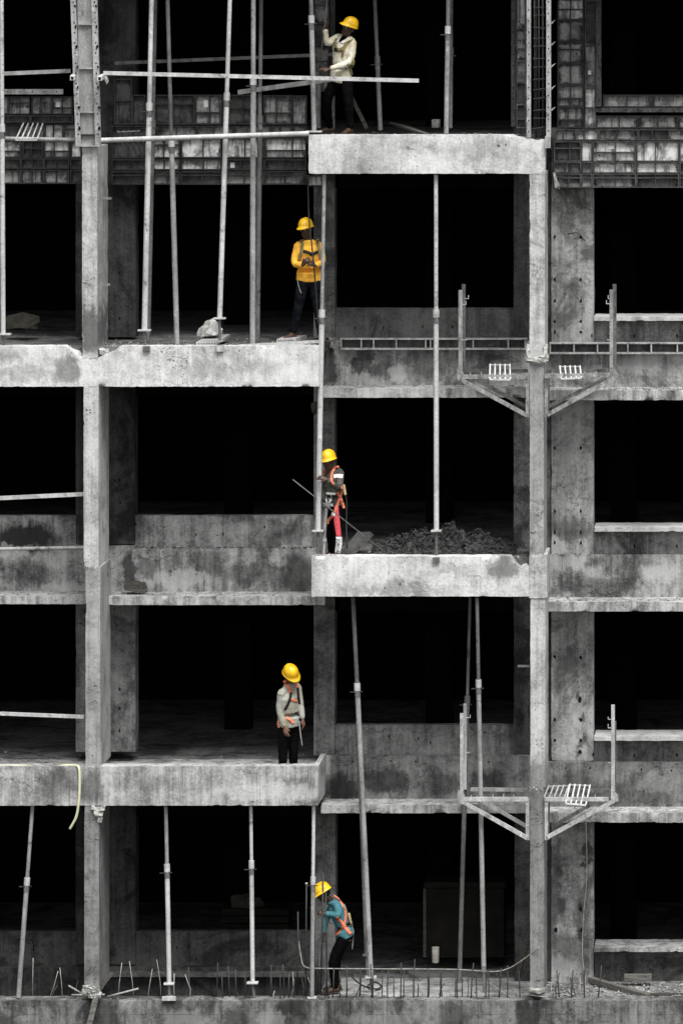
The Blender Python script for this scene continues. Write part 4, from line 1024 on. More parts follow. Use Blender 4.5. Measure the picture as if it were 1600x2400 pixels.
slab_panel('grey form panel lying on the balcony under the brightest leaning prop', ((460, 802), (509, 801)), ((487, 785), (539, 783)), 7, .22, 1.25)
slab_panel('pale form panel under the sandals of the worker in the yellow jersey', ((648, 795), (693, 793)), ((672, 786), (719, 785)), 8, .25, 1.0)
o = hbar('thin grey batten along the upper beam edge before the yellow clad worker', (560, 811), (751, 800), 7, 'alu', .12)
slab_panel('grey board leaning behind the worker with the diagonal rod', ((797, 1297), (824, 1300)), ((836, 1247), (868, 1246)), 4, .5, 1.0, 'board_grey', False)
bmx = bmesh.new(); bar(bmx, P(822, 1303, .35), P(870, 1252, .75), m(10), .05)
tag(obj('plank', bmx, M['wood_dark'], None, None, P(820, 1302, .3)), 'dark narrow plank leaning beside the grey board by the rubble heap', 'plank')
# heap of rubble on the middle balcony
rn = random.Random(77)
bmx = bmesh.new()
zf = zpx(L[3]) - .045
def heap(u, w):
    e = .34 * max(0, 1 - abs(u + .25) ** 1.3) + .25 * max(0, 1 - abs(u - .42) / .62) + .09
    return max(0, e * max(0, 1 - abs(w) ** 1.6) * (.62 + .6 * noise.noise(Vector((u * 4.5, w * 4, 0))) + .25 * noise.noise(Vector((u * 13, w * 9, 4)))))
HX = P(1042, 1290, 1.05).x
for i in range(3600):
    u, w = rn.uniform(-1, 1), rn.uniform(-1, 1)
    r = rn.choice((.007, .008, .010, .012, .015, .02, .032)) * rn.uniform(.7, 1.4)
    chunk(bmx, (HX + u * 1.02, 1.0 + w * .66, zf + heap(u, w) * rn.uniform(.9, 1.0) + r * .1), r, rn, .95)
bmesh.ops.delete(bmx, geom=[q for q in bmx.verts if not q.link_faces], context='VERTS')
nx, ny = 60, 26
gv = {}
for i in range(nx + 1):
    for j in range(ny + 1):
        u, w = -1 + 2 * i / nx, -1 + 2 * j / ny
        gv[i, j] = bmx.verts.new((HX + u * 1.04, 1.0 + w * .68, zf + heap(u, w) * .95 - .012))
for i in range(nx):
    for j in range(ny): bmx.faces.new((gv[i, j], gv[i + 1, j], gv[i + 1, j + 1], gv[i, j + 1]))
tag(obj('rubble_heap', bmx, M['rubble']), 'heap of broken concrete rubble on the middle balcony', 'rubble', None, 'stuff')
# bottom storey
def plank(label, p, q, w, th, mat='wood', name='plank', cat='plank'):
    bmx = bmesh.new(); bar(bmx, P(*p), P(*q), m(th), m(w), None)
    return tag(obj(name, bmx, M[mat], None, None, P(*p)), label, cat)
def beamv(label, a, b, w, th, mat='wood'):
    a, b = P(*a), P(*b)
    bmx = bmesh.new(); bar(bmx, a, b, m(w), m(th), (0, 0, 1))
    return tag(obj('plank', bmx, M[mat], None, None, a), label, 'plank')
beamv('thick weathered timber lying slanted on the bottom right slab', (1382, 2296, 1.4), (1517, 2336, .42), 15, 13)
beamv('short pale timber block lying flat against the wall, bottom right', (1462, 2291, 1.3), (1526, 2291, 1.3), 20, 15, 'wood')
beamv('dark plank lying at the right edge of the bottom slab', (1518, 2332, .5), (1660, 2334, .7), 18, 8, 'wood_dark')
beamv('narrow timber propped behind the foot of the right column', (1212, 2290, 1.0), (1240, 2190, 1.2), 12, 6, 'wood_dark')
bmx = bmesh.new(); bar(bmx, P(206, 2420, -.12), P(226, 2335, -.06), m(13), m(8))
tag(obj('plank', bmx, M['wood'], None, None, P(206, 2420, -.12)), 'plank leaning against the lowest beam under the left column', 'plank')
bmx = bmesh.new(); bar(bmx, P(232, 2318, .1), P(262, 2280, .3), m(11), m(8))
tag(obj('plank', bmx, M['wood_dark'], None, None, P(232, 2318, .1)), 'short dark timber stuck behind the foot of the left column', 'plank')
for (pts, lb) in (([P(161, 2310, .1), P(195, 2330, .05)], 'bright stick poking out left of the left column foot'), ([P(168, 2332, -.02), P(246, 2331, -.02)], 'thin stick lying across the left column foot'), ([P(252, 2336, .1), P(325, 2317, .15)], 'thin stick lying on the slab right of the left column foot')):
    rod('stick', pts, m(2.2), M['wire'], None, pts[0]); tag(bpy.data.objects[-1] if False else [x for x in bpy.data.objects if x.name.startswith('stick')][-1], lb, 'stick')
o = thing('bucket', 'small pale bucket standing on the bottom slab before the dark board', 'bucket', P(1020, 2256, 1.4))
c = P(1020, 2256, 1.4)
bmx = bmesh.new(); loft(bmx, [(c + Vector((0, 0, z)), Vector((r, 0, 0)), Vector((0, r, 0))) for z, r in ((0, .046), (.01, .05), (.20, .053), (.21, .05))], 16); obj('body', bmx, M['bucket'], o, .8)
bmx = bmesh.new(); loft(bmx, [(c + Vector((0, 0, z)), Vector((r, 0, 0)), Vector((0, r, 0))) for z, r in ((.211, .054), (.225, .054))], 16); obj('lid', bmx, M['bucket'], o, .8)
o = thing('cabinet', 'dark stained board cabinet standing deep in the lowest storey', 'cabinet', P(1060, 2245, 2.4))
bmx = bmesh.new(); pbox(bmx, 996, 2082, 1180, 2244, 2.4, 3.0); obj('body', bmx, M['board'], o)
bmx = bmesh.new(); pbox(bmx, 992, 2068, 1184, 2081, 2.37, 3.02); obj('top', bmx, M['board'], o)
bmx = bmesh.new(); pbox(bmx, 991, 2083, 998, 2243, 2.36, 2.398); obj('post', bmx, M['wood_dark'], o)
o = thing('crate', 'very dark wooden crate in the unlit lowest storey', 'crate', P(600, 2183, 2.6))
for i in range(3):
    bmx = bmesh.new(); pbox(bmx, 520, 2130 + i * 18, 676, 2145 + i * 18, 2.6, 3.2); obj('board', bmx, M['board'], o)
crumple('plastic_bag', 'faint grey plastic bag on the dark crate in the lowest storey', 'bag', [(540, 2128, 2.7), (545, 2104, 2.75), (575, 2092, 2.8), (610, 2106, 2.8), (625, 2128, 2.9), (580, 2128, 2.6), (585, 2118, 3.1)], 'cloth_dark', 12, 2, .05)
rod('tie_wire', curve_pts([P(700, 2205, .6), P(705, 2240, .5), P(715, 2266, .3), P(760, 2270, .25), P(900, 2271, .25), P(1060, 2272, .25), P(1150, 2277, .25), P(1185, 2272, .2), P(1215, 2256, .1), P(1264, 2220, -.06)]), m(1.4), M['wire'], None, P(900, 2271, .25))
tag(bpy.data.objects['tie_wire'], 'pale wire strung along the starter bars and up to the right column', 'wire')
rod('tie_wire', curve_pts([P(1372, 1925, .9), P(1374, 2050, .9), P(1366, 2150, .8), P(1364, 2240, .6), P(1370, 2290, .4), P(1370, 2340, .3)]), m(.7), M['wire'], None, P(1372, 1925, .9))
tag(bpy.data.objects['tie_wire.001'], 'thin wire hanging down the rear column right of the lower bracket', 'wire')
rod('stick', [P(1138, 2300, .4), P(1202, 2341, .2)], m(1.6), M['wire'], None, P(1138, 2300, .4)); tag([x for x in bpy.data.objects if x.name.startswith('stick')][-1], 'thin stick slanting on the bottom slab left of the right column', 'stick')
rod('stick', [P(1228, 2330, .0), P(1284, 2338, -.02)], m(1.8), M['wire'], None, P(1228, 2330, 0)); tag([x for x in bpy.data.objects if x.name.startswith('stick')][-1], 'bright stick lying across the right column foot', 'stick')
rod('cable_coil', curve_pts([P(830, 2268, .8), P(826, 2290, .7), P(850, 2310, .6), P(880, 2318, .5), P(893, 2312, .7), P(880, 2302, .8), P(862, 2310, .6), P(872, 2321, .45), P(892, 2318, .5)]), m(2.2), M['cloth_dark'], None, P(870, 2320, .5))
tag(bpy.data.objects['cable_coil'], 'dark cable coiled at the foot of the long leaning prop', 'cable')
# planks left on the topmost slab
beamv('dark plank lying on the topmost slab right of the dim prop', (915, 288, 2.2), (1002, 316, .4), 10, 5, 'wood')
beamv('second dark plank on the topmost slab, ends nearer the upright prop', (940, 292, 2.0), (1008, 317, .45), 8, 5, 'wood_dark')
bmx = bmesh.new(); pbox(bmx, 1011, 281, 1028, 299, 1.3, 1.6); tag(obj('block', bmx, M['debris'], None, None, P(1020, 299, 1.3)), 'grey concrete block beside the upright prop on the topmost slab', 'block')
bmx = bmesh.new(); bar(bmx, P(860, 302, 1.2), P(823, 226, 1.6), m(9), m(6)); tag(obj('plank', bmx, M['wood_dark'], None, None, P(860, 302, 1.2)), 'dark plank leaning behind the legs of the white shirted worker', 'plank')
bmx = bmesh.new(); pbox(bmx, 773, 225, 784, 302, 1.3, 1.36); tag(obj('plank', bmx, M['wood'], None, None, P(778, 302, 1.3)), 'upright plank between the legs of the white shirted worker', 'plank')
bmx = bmesh.new(); tube(bmx, [P(746, 200, .9), P(746, 300, .9)], m(6)); tag(obj('jack_post', bmx, M['steel_dark'], None, .7, P(746, 300, .9)), 'short dark jack post behind the corner prop of the topmost beam', 'post')
o = thing('form_shutter', 'dim ribbed shutter standing behind the white shirted worker', 'formwork', P(760, 220, 1.4))
for (a, b) in ((-30, 54), (54, 105), (105, 215)): panel(o, 733, a, 772, b, 1.4, t=2.6)
rail(o, 774, -30, 785, 215, 1.38, 'form_rim')

# ------------------------------------------------------------------ people
CAMP = Vector((CX, -D, CZ))
def remeshed(bm, vox, mat_name=None, smooth=2, wrinkle=0.0, seed=0, stretch=(1, 1, 1)):
    """one continuous skin from overlapping lofts"""
    me = bpy.data.meshes.new('tmp'); bm.to_mesh(me); bm.free()
    o = bpy.data.objects.new('tmp', me); COL.objects.link(o)
    r = o.modifiers.new('r', 'REMESH'); r.mode = 'VOXEL'; r.voxel_size = vox; r.use_smooth_shade = True
    s = o.modifiers.new('s', 'SMOOTH'); s.iterations = smooth; s.factor = .5
    bpy.context.view_layer.update()
    out = bpy.data.meshes.new_from_object(o.evaluated_get(bpy.context.evaluated_depsgraph_get()))
    bpy.data.objects.remove(o); bpy.data.meshes.remove(me)
    if wrinkle:
        nrm = [v_.normal.copy() for v_ in out.vertices]
        for v_, nv in zip(out.vertices, nrm):
            p = Vector((v_.co.x * stretch[0], v_.co.y * stretch[1], v_.co.z * stretch[2])) + Vector((seed, seed * 2, 0))
            w = noise.noise(p * 7) * .6 + (.5 - abs(noise.noise(p * 13)) * 1.6) * .5 + noise.noise(p * 26) * .25
            v_.co += nv * w * wrinkle
    for p in out.polygons: p.use_smooth = True
    return out
def limb(bm, pts, rads, n=12, flat=1.0):
    pts = [Vector(p) for p in pts]
    out_p, out_r = [], []
    for i in range(len(pts) - 1):
        for j in range(4):
            t = j / 4
            out_p.append(pts[i].lerp(pts[i + 1], t)); out_r.append(rads[i] + (rads[i + 1] - rads[i]) * t)
    out_p.append(pts[-1]); out_r.append(rads[-1])
    for k in range(2):
        q = out_p[:]
        for i in range(1, len(q) - 1): out_p[i] = q[i] * .5 + (q[i - 1] + q[i + 1]) * .25
    a, b = frame_of(out_p[1] - out_p[0])
    secs = []
    d0 = (out_p[1] - out_p[0]).normalized()
    secs.append((out_p[0] - d0 * out_r[0] * .6, a * out_r[0] * .6, b * out_r[0] * .6))
    for i, p in enumerate(out_p):
        d = (out_p[min(i + 1, len(out_p) - 1)] - out_p[max(i - 1, 0)]).normalized()
        a = (a - d * a.dot(d)).normalized(); b = d.cross(a)
        secs.append((p, a * out_r[i], b * out_r[i] * flat))
    secs.append((out_p[-1] + d * out_r[-1] * .6, a * out_r[-1] * .6, b * out_r[-1] * .6 * flat))
    loft(bm, secs, n)
def finger(bm, base, d, side, up, ln, r, curl):
    """three bones, bending towards -up"""
    pts = [base - d * .012, base]
    ang = 0
    for f in (.45, .32, .23):
        ang += curl
        dd = (d * math.cos(ang) - up * math.sin(ang)).normalized()
        pts.append(pts[-1] + dd * ln * f)
    limb(bm, pts, [r * 1.05, r * 1.05, r, r * .92, r * .8], 8)
def hand(bm, wrist, d, up, right, curl=.35, thumb=1, sc=1.0):
    """wrist point, pointing direction, back-of-hand normal, thumb side"""
    d = d.normalized(); up = (up - d * up.dot(d)).normalized(); side = d.cross(up) * thumb
    pl = .095 * sc
    loft(bm, [(wrist - d * .02, side * .024 * sc, up * .018 * sc), (wrist + d * .01, side * .028 * sc, up * .017 * sc), (wrist + d * pl * .55, side * .041 * sc, up * .016 * sc), (wrist + d * pl, side * .040 * sc, up * .013 * sc), (wrist + d * (pl + .008), side * .03 * sc, up * .008 * sc)], 12)
    for i, (off, ln) in enumerate(((.030, .070), (.010, .080), (-.010, .075), (-.029, .058))):
        finger(bm, wrist + d * pl * .95 + side * off * sc, (d + side * off * 1.2).normalized(), side, up, ln * sc, .0088 * sc, curl + .05 * i)
    tb_ = wrist + d * pl * .30 + side * .030 * sc
    td = (d * .75 + side * .65 - up * .25).normalized()
    limb(bm, [tb_ - td * .015, tb_, tb_ + td * .036 * sc, tb_ + (td + d * .4).normalized() * .066 * sc], [.012 * sc, .0125 * sc, .0105 * sc, .008 * sc], 8)
def basis(up, fwd):
    u = Vector(up).normalized(); f = Vector(fwd); f = (f - u * f.dot(u)).normalized()
    return u, f, f.cross(u)            # up, forward, person's right
def head(bm, c, u, f, r_):
    """c = middle of the skull; face with brow, nose, lips, chin, ears"""
    for k, (z, w, dp, off) in enumerate(()): pass
    loft(bm, [(c + u * z + f * o, r_ * w, f * dp) for z, w, dp, o in ((.112, .012, .016, -.005), (.104, .042, .050, -.005), (.085, .062, .077, -.005), (.05, .074, .093, -.004), (.01, .076, .098, -.002), (-.03, .071, .090, .002), (-.06, .064, .078, .008), (-.09, .054, .062, .018), (-.112, .040, .046, .028), (-.124, .022, .026, .034))], 18)
    loft(bm, [(c + f * .088 + u * .012, r_ * .007, u * .01), (c + f * .102 - u * .016, r_ * .011, u * .012), (c + f * .112 - u * .034, r_ * .017, u * .011), (c + f * .100 - u * .046, r_ * .012, u * .006)], 8)   # nose
    loft(bm, [(c + f * .072 + u * .026 - r_ * .05, f * .012, u * .009), (c + f * .092 + u * .026 - r_ * .022, f * .012, u * .010), (c + f * .094 + u * .024, f * .008, u * .008), (c + f * .092 + u * .026 + r_ * .022, f * .012, u * .010), (c + f * .072 + u * .026 + r_ * .05, f * .012, u * .009)], 8)  # brow
    for s in (-1, 1):
        limb(bm, [c + r_ * s * .075 - f * .008 + u * .022, c + r_ * s * .084 - f * .016 + u * .005, c + r_ * s * .077 - f * .006 - u * .03], [.012, .016, .010], 8, .6)
def foot(bm, ankle, d, ln=.25, r=.042):
    d = Vector(d).normalized()
    z = Vector((0, 0, 1)); s = d.cross(z).normalized()
    a = Vector(ankle)
    loft(bm, [(a - d * .065 - z * .045, s * .022, z * .028), (a - d * .03 - z * .042, s * .036, z * .042), (a + d * .04 - z * .040, s * .040, z * .046), (a + d * .11 - z * .058, s * .046, z * .028), (a + d * .16 - z * .066, s * .044, z * .020), (a + d * .195 - z * .07, s * .026, z * .012)], 12)
def helmet(parent, c, u, f, r_, mat='helmet', sc=1.0, name='helmet'):
    """safety helmet: dome with crown ridge and gutter, peak in front"""
    bm = bmesh.new()
    n, rings = 32, 9
    A, Bx, H = .128 * sc, .104 * sc, .125 * sc
    V = []
    for j in range(rings + 1):
        t = j / rings * math.pi / 2
        row = []
        for i in range(n):
            a = 2 * math.pi * i / n
            ca, sa = math.cos(a), math.sin(a)
            rr = math.cos(t) ** .75
            h = math.sin(t) * H
            ridge = .007 * sc * max(0, 1 - abs(sa * rr) / .16) * (math.sin(t) ** .5) + .004 * sc * max(0, 1 - abs(abs(sa * rr) - .34) / .12) * math.sin(t)
            row.append(bm.verts.new(c + f * (ca * rr * A) + r_ * (sa * rr * Bx) + u * (h + ridge)))
        V.append(row)
    for j in range(rings):
        for i in range(n):
            q = (V[j][i], V[j][(i + 1) % n], V[j + 1][(i + 1) % n], V[j + 1][i])
            bm.faces.new(q)
    bm.faces.new(V[-1])
    prev = V[0]
    for k, (sp, dz) in enumerate(((.006, -.004), (.012, -.012), (.004, -.014))):
        row = []
        for i in range(n):
            a = 2 * math.pi * i / n
            ca, sa = math.cos(a), math.sin(a)
            pk = max(0, ca) ** 1.5 * (.05 if k == 1 else .03 if k == 0 else .035) * sc
            row.append(bm.verts.new(c + f * (ca * (A + sp) + pk) + r_ * (sa * (Bx + sp)) + u * (dz - pk * .35)))
        for i in range(n): bm.faces.new((row[i], row[(i + 1) % n], prev[(i + 1) % n], prev[i]))
        prev = row
    inner = [bm.verts.new(c + (q.co - c) * .9 + u * .006) for q in prev]
    for i in range(n): bm.faces.new((inner[i], inner[(i + 1) % n], prev[(i + 1) % n], prev[i]))
    bmesh.ops.recalc_face_normals(bm, faces=bm.faces)
    return obj(name, bm, M[mat], parent, 3.2)
def bvh_of(*objs):
    vs, fs = [], []
    for o in objs:
        k = len(vs)
        vs += [v_.co + BASE[o] for v_ in o.data.vertices]
        fs += [[i + k for i in p.vertices] for p in o.data.polygons]
    return BVHTree.FromPolygons(vs, fs)
def drape(name, rows, mat, parent, bvh, Y, off=.008, thick=.005, na=4, nb=4):
    """a strip of webbing or cloth laid on the body: rows = ((x,y) left edge, (x,y) right edge) along its length"""
    bm = bmesh.new()
    L_ = [Vector((r[0][0], r[0][1], 0)) for r in rows]; R_ = [Vector((r[1][0], r[1][1], 0)) for r in rows]
    L_, R_ = curve_pts(L_, na), curve_pts(R_, na)
    G, dep = [], None
    for a, b in zip(L_, R_):
        row = []
        for j in range(nb + 1):
            q = a.lerp(b, j / nb)
            t = P(q.x, q.y, Y)
            d = (t - CAMP).normalized()
            hit = bvh.ray_cast(CAMP, d)
            if hit[0] is not None and abs(hit[0].y - Y) < .6: dep = hit[0].y - off; pt = hit[0] - d * off
            elif dep is not None: pt = P(q.x, q.y, dep)
            else: pt = P(q.x, q.y, Y - .1)
            row.append(bm.verts.new(pt))
        G.append(row)
    for A, Bq in zip(G, G[1:]):
        for j in range(nb): bm.faces.new((A[j], A[j + 1], Bq[j + 1], Bq[j]))
    o = obj(name, bm, M[mat], parent, 3.2)
    md = o.modifiers.new('thickness', 'SOLIDIFY'); md.thickness = thick; md.offset = 0
    return o
def strap(name, pts, w, mat, parent, bvh, Y, off=.008):
    rows = []
    for i, p in enumerate(pts):
        a, b = pts[max(i - 1, 0)], pts[min(i + 1, len(pts) - 1)]
        dx, dy = b[0] - a[0], b[1] - a[1]
        l_ = math.hypot(dx, dy) or 1
        nx_, ny_ = -dy / l_ * w / 2, dx / l_ * w / 2
        rows.append(((p[0] + nx_, p[1] + ny_), (p[0] - nx_, p[1] - ny_)))
    return drape(name, rows, mat, parent, bvh, Y, off, .004, 5, 2)
def person(label, Y, J, face, mats, head_up=(0, 0, 1), sc=1.0, hands=(), feet=((-.5, -1, 0), (.3, -1, 0)), torso_f=None, hem=0, cuff=(0, 0), helm_off=(0, 0), fat=1.0, sole=True):
    """J: joints as (photo x, photo y, depth offset). Body, shirt, trousers, helmet, hair, eyes and mouth"""
    W = {k: P(q[0], q[1], Y + q[2]) for k, q in J.items()}
    root = thing('person', label, 'person', P(J['hip'][0], max(J['ankL'][1], J['ankR'][1]) + 8, Y), 'construction workers in yellow helmets')
    u, f, r_ = basis(head_up, face)
    hc = W['head']
    tf = Vector(torso_f or face); tf.z = 0; tf.normalize()
    neck, chest, waist, hip = W['neck'], W['chest'], W['waist'], W['hip']
    shm = (W['shL'] + W['shR']) / 2
    def torso(bm, g_, low, top=True):
        ax = (W['shR'] - W['shL'])
        hw = max(.15, ax.length / 2) * fat
        sx = ax.normalized()
        spine = (neck - hip).normalized()
        fx = sx.cross(spine).normalized()
        if fx.dot(tf) < 0: fx = -fx
        hx = (W['hpR'] - W['hpL']).normalized()
        hx = (hx - spine * hx.dot(spine)).normalized()
        hf = hx.cross(spine).normalized()
        secs = []
        k_ = .010 if g_ > 0 else 0
        secs.append((hip - spine * (.09 + low), hx * (.142 + g_ + k_ * 1.6), hf * (.098 + g_ + k_ * 1.8)))
        secs.append((hip - spine * .02, hx * (.146 + g_ + k_ * 2.0) * fat, hf * (.100 + g_ + k_ * 2.0)))
        secs.append((hip.lerp(waist, .5), hx * (.150 + g_ + k_) * fat, hf * (.105 + g_ + k_)))
        secs.append((waist, (hx + sx).normalized() * (.138 + g_) * fat, fx * (.098 + g_)))
        secs.append((waist.lerp(chest, .5), sx * (.15 + g_) * fat, fx * (.105 + g_)))
        secs.append((chest, sx * (.166 + g_) * fat, fx * (.115 + g_)))
        secs.append((chest.lerp(shm, .7), sx * (hw * .90 + g_ * .6), fx * (.096 + g_)))
        if top:
            secs.append((shm + spine * .012, sx * (hw * .68 + g_ * .5), fx * (.070 + g_)))
            secs.append((shm.lerp(neck, .5) + spine * .012, sx * (.105 + g_), fx * (.062 + g_)))
            secs.append((neck, sx * (.062 + g_), fx * (.060 + g_)))
        loft(bm, secs, 20)
    # the body
    bm = bmesh.new()
    torso(bm, 0, 0)
    limb(bm, [shm.lerp(neck, .3), neck, hc - u * .06 - f * .012], [.066, .056, .056], 14)
    head(bm, hc, u, f, r_)
    for s in 'LR':
        limb(bm, [W['sh' + s], W['el' + s], W['wr' + s]], [.052, .040, .027])
        limb(bm, [W['hp' + s], W['kn' + s], W['ank' + s], W['ank' + s] - Vector((0, 0, .03))], [.080, .054, .037, .036])
    for fd, s in zip(feet, 'LR'): foot(bm, W['ank' + s], fd)
    for (s, d_, up_, curl, thumb) in hands: hand(bm, W['wr' + s], Vector(d_), Vector(up_), None, curl, thumb, 1.0)
    bmesh.ops.recalc_face_normals(bm, faces=bm.faces)
    me = remeshed(bm, .0075, smooth=2)
    body = obj('body', me, M[mats[0]], root)
    # shirt with sleeves
    bm = bmesh.new()
    torso(bm, .018, hem)
    for s, cf in zip('LR', cuff):
        wr = W['el' + s].lerp(W['wr' + s], .9 - cf)
        limb(bm, [W['sh' + s], W['el' + s], wr], [.059, .052, .040])
        limb(bm, [neck.lerp(shm, .45), shm.lerp(W['sh' + s], .55) + Vector((0, 0, .004)), W['sh' + s]], [.060, .062, .060])
    bmesh.ops.recalc_face_normals(bm, faces=bm.faces)
    shirt = obj('shirt', remeshed(bm, .010, smooth=1, wrinkle=.008, seed=Y * 9 + J['hip'][0], stretch=(1, 1, 1.5)), M[mats[1]], root)
    # trousers
    bm = bmesh.new()
    spine = (neck - hip).normalized()
    hx = (W['hpR'] - W['hpL']).normalized()
    hf = hx.cross(spine).normalized()
    loft(bm, [(hip - spine * .12, hx * .12, hf * .095), (hip - spine * .05, hx * .165, hf * .125), (hip + spine * .01, hx * .160, hf * .120), (hip + spine * .035, hx * .150, hf * .108)], 18)
    for s in 'LR': limb(bm, [W['hp' + s], W['kn' + s], W['ank' + s].lerp(W['kn' + s], .02)], [.094, .070, .054])
    bmesh.ops.recalc_face_normals(bm, faces=bm.faces)
    tr = obj('trousers', remeshed(bm, .010, smooth=1, wrinkle=.010, seed=Y * 5 + J['hip'][1], stretch=(1, 1, 2)), M[mats[2]], root)
    # hair, eyes, mouth
    bm = bmesh.new(); loft(bm, [(hc + u * z - f * .010, r_ * w, f * dp) for z, w, dp in ((-.055, .060, .070), (-.03, .074, .089), (.01, .080, .096), (.05, .078, .094), (.09, .064, .076), (.115, .03, .034))], 18)
    bmesh.ops.recalc_face_normals(bm, faces=bm.faces)
    for v_ in bm.verts:
        k = (v_.co - hc).dot(f)
        if k > .02 and (v_.co - hc).dot(u) < .06: v_.co -= f * (k - .02)
    obj('hair', bm, M['hair'], root, 3.2)
    for s in (-1, 1):
        bm = bmesh.new(); bmesh.ops.create_uvsphere(bm, u_segments=10, v_segments=6, radius=.0125, matrix=Matrix.Translation(hc + f * .083 + r_ * s * .031 + u * .004)); e = obj('eye', bm, M['eye'], root, 3.2)
        bm = bmesh.new(); bmesh.ops.create_uvsphere(bm, u_segments=8, v_segments=6, radius=.007, matrix=Matrix.Translation(hc + f * .0905 + r_ * s * .031 + u * .004)); obj('pupil', bm, M['hair'], e, 3.2)
    bm = bmesh.new(); loft(bm, [(hc + f * .082 - u * .073 - r_ * .026, f * .003, u * .003), (hc + f * .093 - u * .072 - r_ * .012, f * .006, u * .009), (hc + f * .095 - u * .073, f * .006, u * .010), (hc + f * .093 - u * .072 + r_ * .012, f * .006, u * .009), (hc + f * .082 - u * .073 + r_ * .026, f * .003, u * .003)], 8)
    bmesh.ops.recalc_face_normals(bm, faces=bm.faces); obj('lips', bm, M['lip'], root, 3.2)
    helmet(root, hc + u * (.028 + helm_off[0]) + f * helm_off[1], u, f, r_, sc=sc)
    if sole:
        for fd, s in zip(feet, 'LR'):
            d = Vector(fd).normalized(); a = W['ank' + s]; z = Vector((0, 0, 1)); sd = d.cross(z).normalized()
            bm = bmesh.new(); loft(bm, [(a + d * k - z * .082, sd * w, d * .0 + z * .008) for k, w in ((-.08, .02), (-.05, .04), (.05, .044), (.13, .05), (.19, .04), (.215, .015))], 10)
            bmesh.ops.recalc_face_normals(bm, faces=bm.faces); obj('sandal', bm, M['sole'], root, 3.2)
    return root, body, shirt, tr
# --- worker in the white shirt on the topmost slab, reaching for the rod and the corner prop
Y1 = .62
w1, b1, s1, t1 = person('person in a white shirt with an olive harness leaning left on the topmost slab', Y1,
    {'head': (817, 66, -.08), 'neck': (812, 86, -.02), 'chest': (806, 116, .0), 'waist': (800, 152, .02), 'hip': (799, 178, .03), 'shL': (826, 99, -.08), 'shR': (792, 88, .08),
     'elL': (823, 146, -.16), 'wrL': (772, 162, -.24), 'elR': (764, 104, .0), 'wrR': (762, 67, -.06), 'hpL': (811, 186, -.05), 'hpR': (790, 184, .08), 'knL': (817, 243, -.08), 'ankL': (820, 299, 0),
     'knR': (764, 232, .05), 'ankR': (772, 297, .35)}, (-.75, -.62, -.25), ('skin', 'shirt_white', 'black'), head_up=(.42, -.05, .9), torso_f=(-.6, -.8, 0), hem=.0, helm_off=(.02, 0),
    hands=(('L', (-1, -.1, .06), (.0, -.5, .85), .12, -1), ('R', (.05, -.1, 1), (-.8, -.5, 0), .75, 1)), feet=((-.5, -1, 0), (-1, -.3, 0)))
bv = bvh_of(s1, t1)
strap('harness_strap', [(825, 90), (815, 98), (806, 112), (802, 124)], 8, 'strap_olive', w1, bv, Y1)
strap('harness_strap', [(789, 90), (785, 102), (788, 116)], 7, 'strap_olive', w1, bv, Y1)
strap('harness_strap', [(787, 117), (796, 117), (803, 114)], 9, 'strap_olive', w1, bv, Y1, .01)
strap('harness_strap', [(803, 118), (803, 126), (801, 134)], 5, 'strap_olive', w1, bv, Y1)
strap('harness_strap', [(814, 150), (820, 160), (824, 176)], 6, 'strap_olive', w1, bv, Y1)
drape('buckle', [((782, 112), (790, 112)), ((783, 121), (791, 121))], 'strap_black', w1, bv, Y1, .016, .006)
drape('undershirt', [((801, 84), (818, 86)), ((797, 92), (808, 94)), ((793, 98), (795, 99))], 'black', w1, bv, Y1, .006)
drape('collar', [((818, 84), (826, 86)), ((809, 92), (822, 93)), ((797, 99), (803, 102))], 'shirt_white', w1, bv, Y1, .012, .008)
drape('collar', [((796, 80), (804, 80)), ((792, 88), (797, 90)), ((788, 100), (791, 101))], 'shirt_white', w1, bv, Y1, .012, .008)
strap('lanyard', [(827, 140), (828, 148), (823, 158)], 6, 'strap_olive', w1, bv, Y1)
rod('steel_rod', [P(768, -20, Y1 - .08), P(762, 50, Y1 - .08), P(748, 155, Y1 - .05)], m(2.0), M['rust'], None, P(748, 155, Y1 - .05))
tag(bpy.data.objects['steel_rod'], 'thin rusty rod held upright by the white shirted worker', 'rod')
# --- worker in the yellow jersey
Y2 = .62
w2, b2, s2, t2 = person('person in an orange yellow jersey holding a thin rope on the upper balcony', Y2,
    {'head': (717, 538, -.05), 'neck': (722, 562, -.01), 'chest': (724, 592, 0), 'waist': (723, 628, .02), 'hip': (724, 652, .03), 'shL': (748, 575, .02), 'shR': (698, 575, -.02),
     'elL': (757, 615, -.04), 'wrL': (739, 622, -.20), 'elR': (688, 620, -.04), 'wrR': (709, 621, -.20), 'hpL': (737, 660, .02), 'hpR': (710, 660, .0), 'knL': (744, 718, -.04), 'ankL': (752, 783, .0),
     'knR': (700, 716, -.06), 'ankR': (687, 779, .0)}, (-.45, -.88, -.1), ('skin', 'shirt_yellow', 'jeans'), torso_f=(-.12, -1, 0), head_up=(-.08, -.06, 1), hem=-.05, helm_off=(.02, 0),
    hands=(('L', (-.8, -.3, .35), (.25, -.8, .5), .95, 1), ('R', (.6, -.4, .7), (-.1, -.9, .3), .55, -1)), feet=((.35, -1, 0), (-.75, -1, 0)), fat=1.0)
bv = bvh_of(s2, t2, b2)
strap('harness_strap', [(706, 562), (708, 572), (706, 590), (700, 612)], 7.5, 'strap_olive', w2, bv, Y2)
strap('harness_strap', [(743, 561), (746, 575), (749, 592), (752, 610)], 7.5, 'strap_olive', w2, bv, Y2)
drape('chest_stripe', [((711, 585), (710, 593)), ((722, 588), (721, 595)), ((732, 592), (731, 600)), ((740, 588), (740, 596)), ((746, 586), (747, 594))], 'strap_black', w2, bv, Y2, .009, .004)
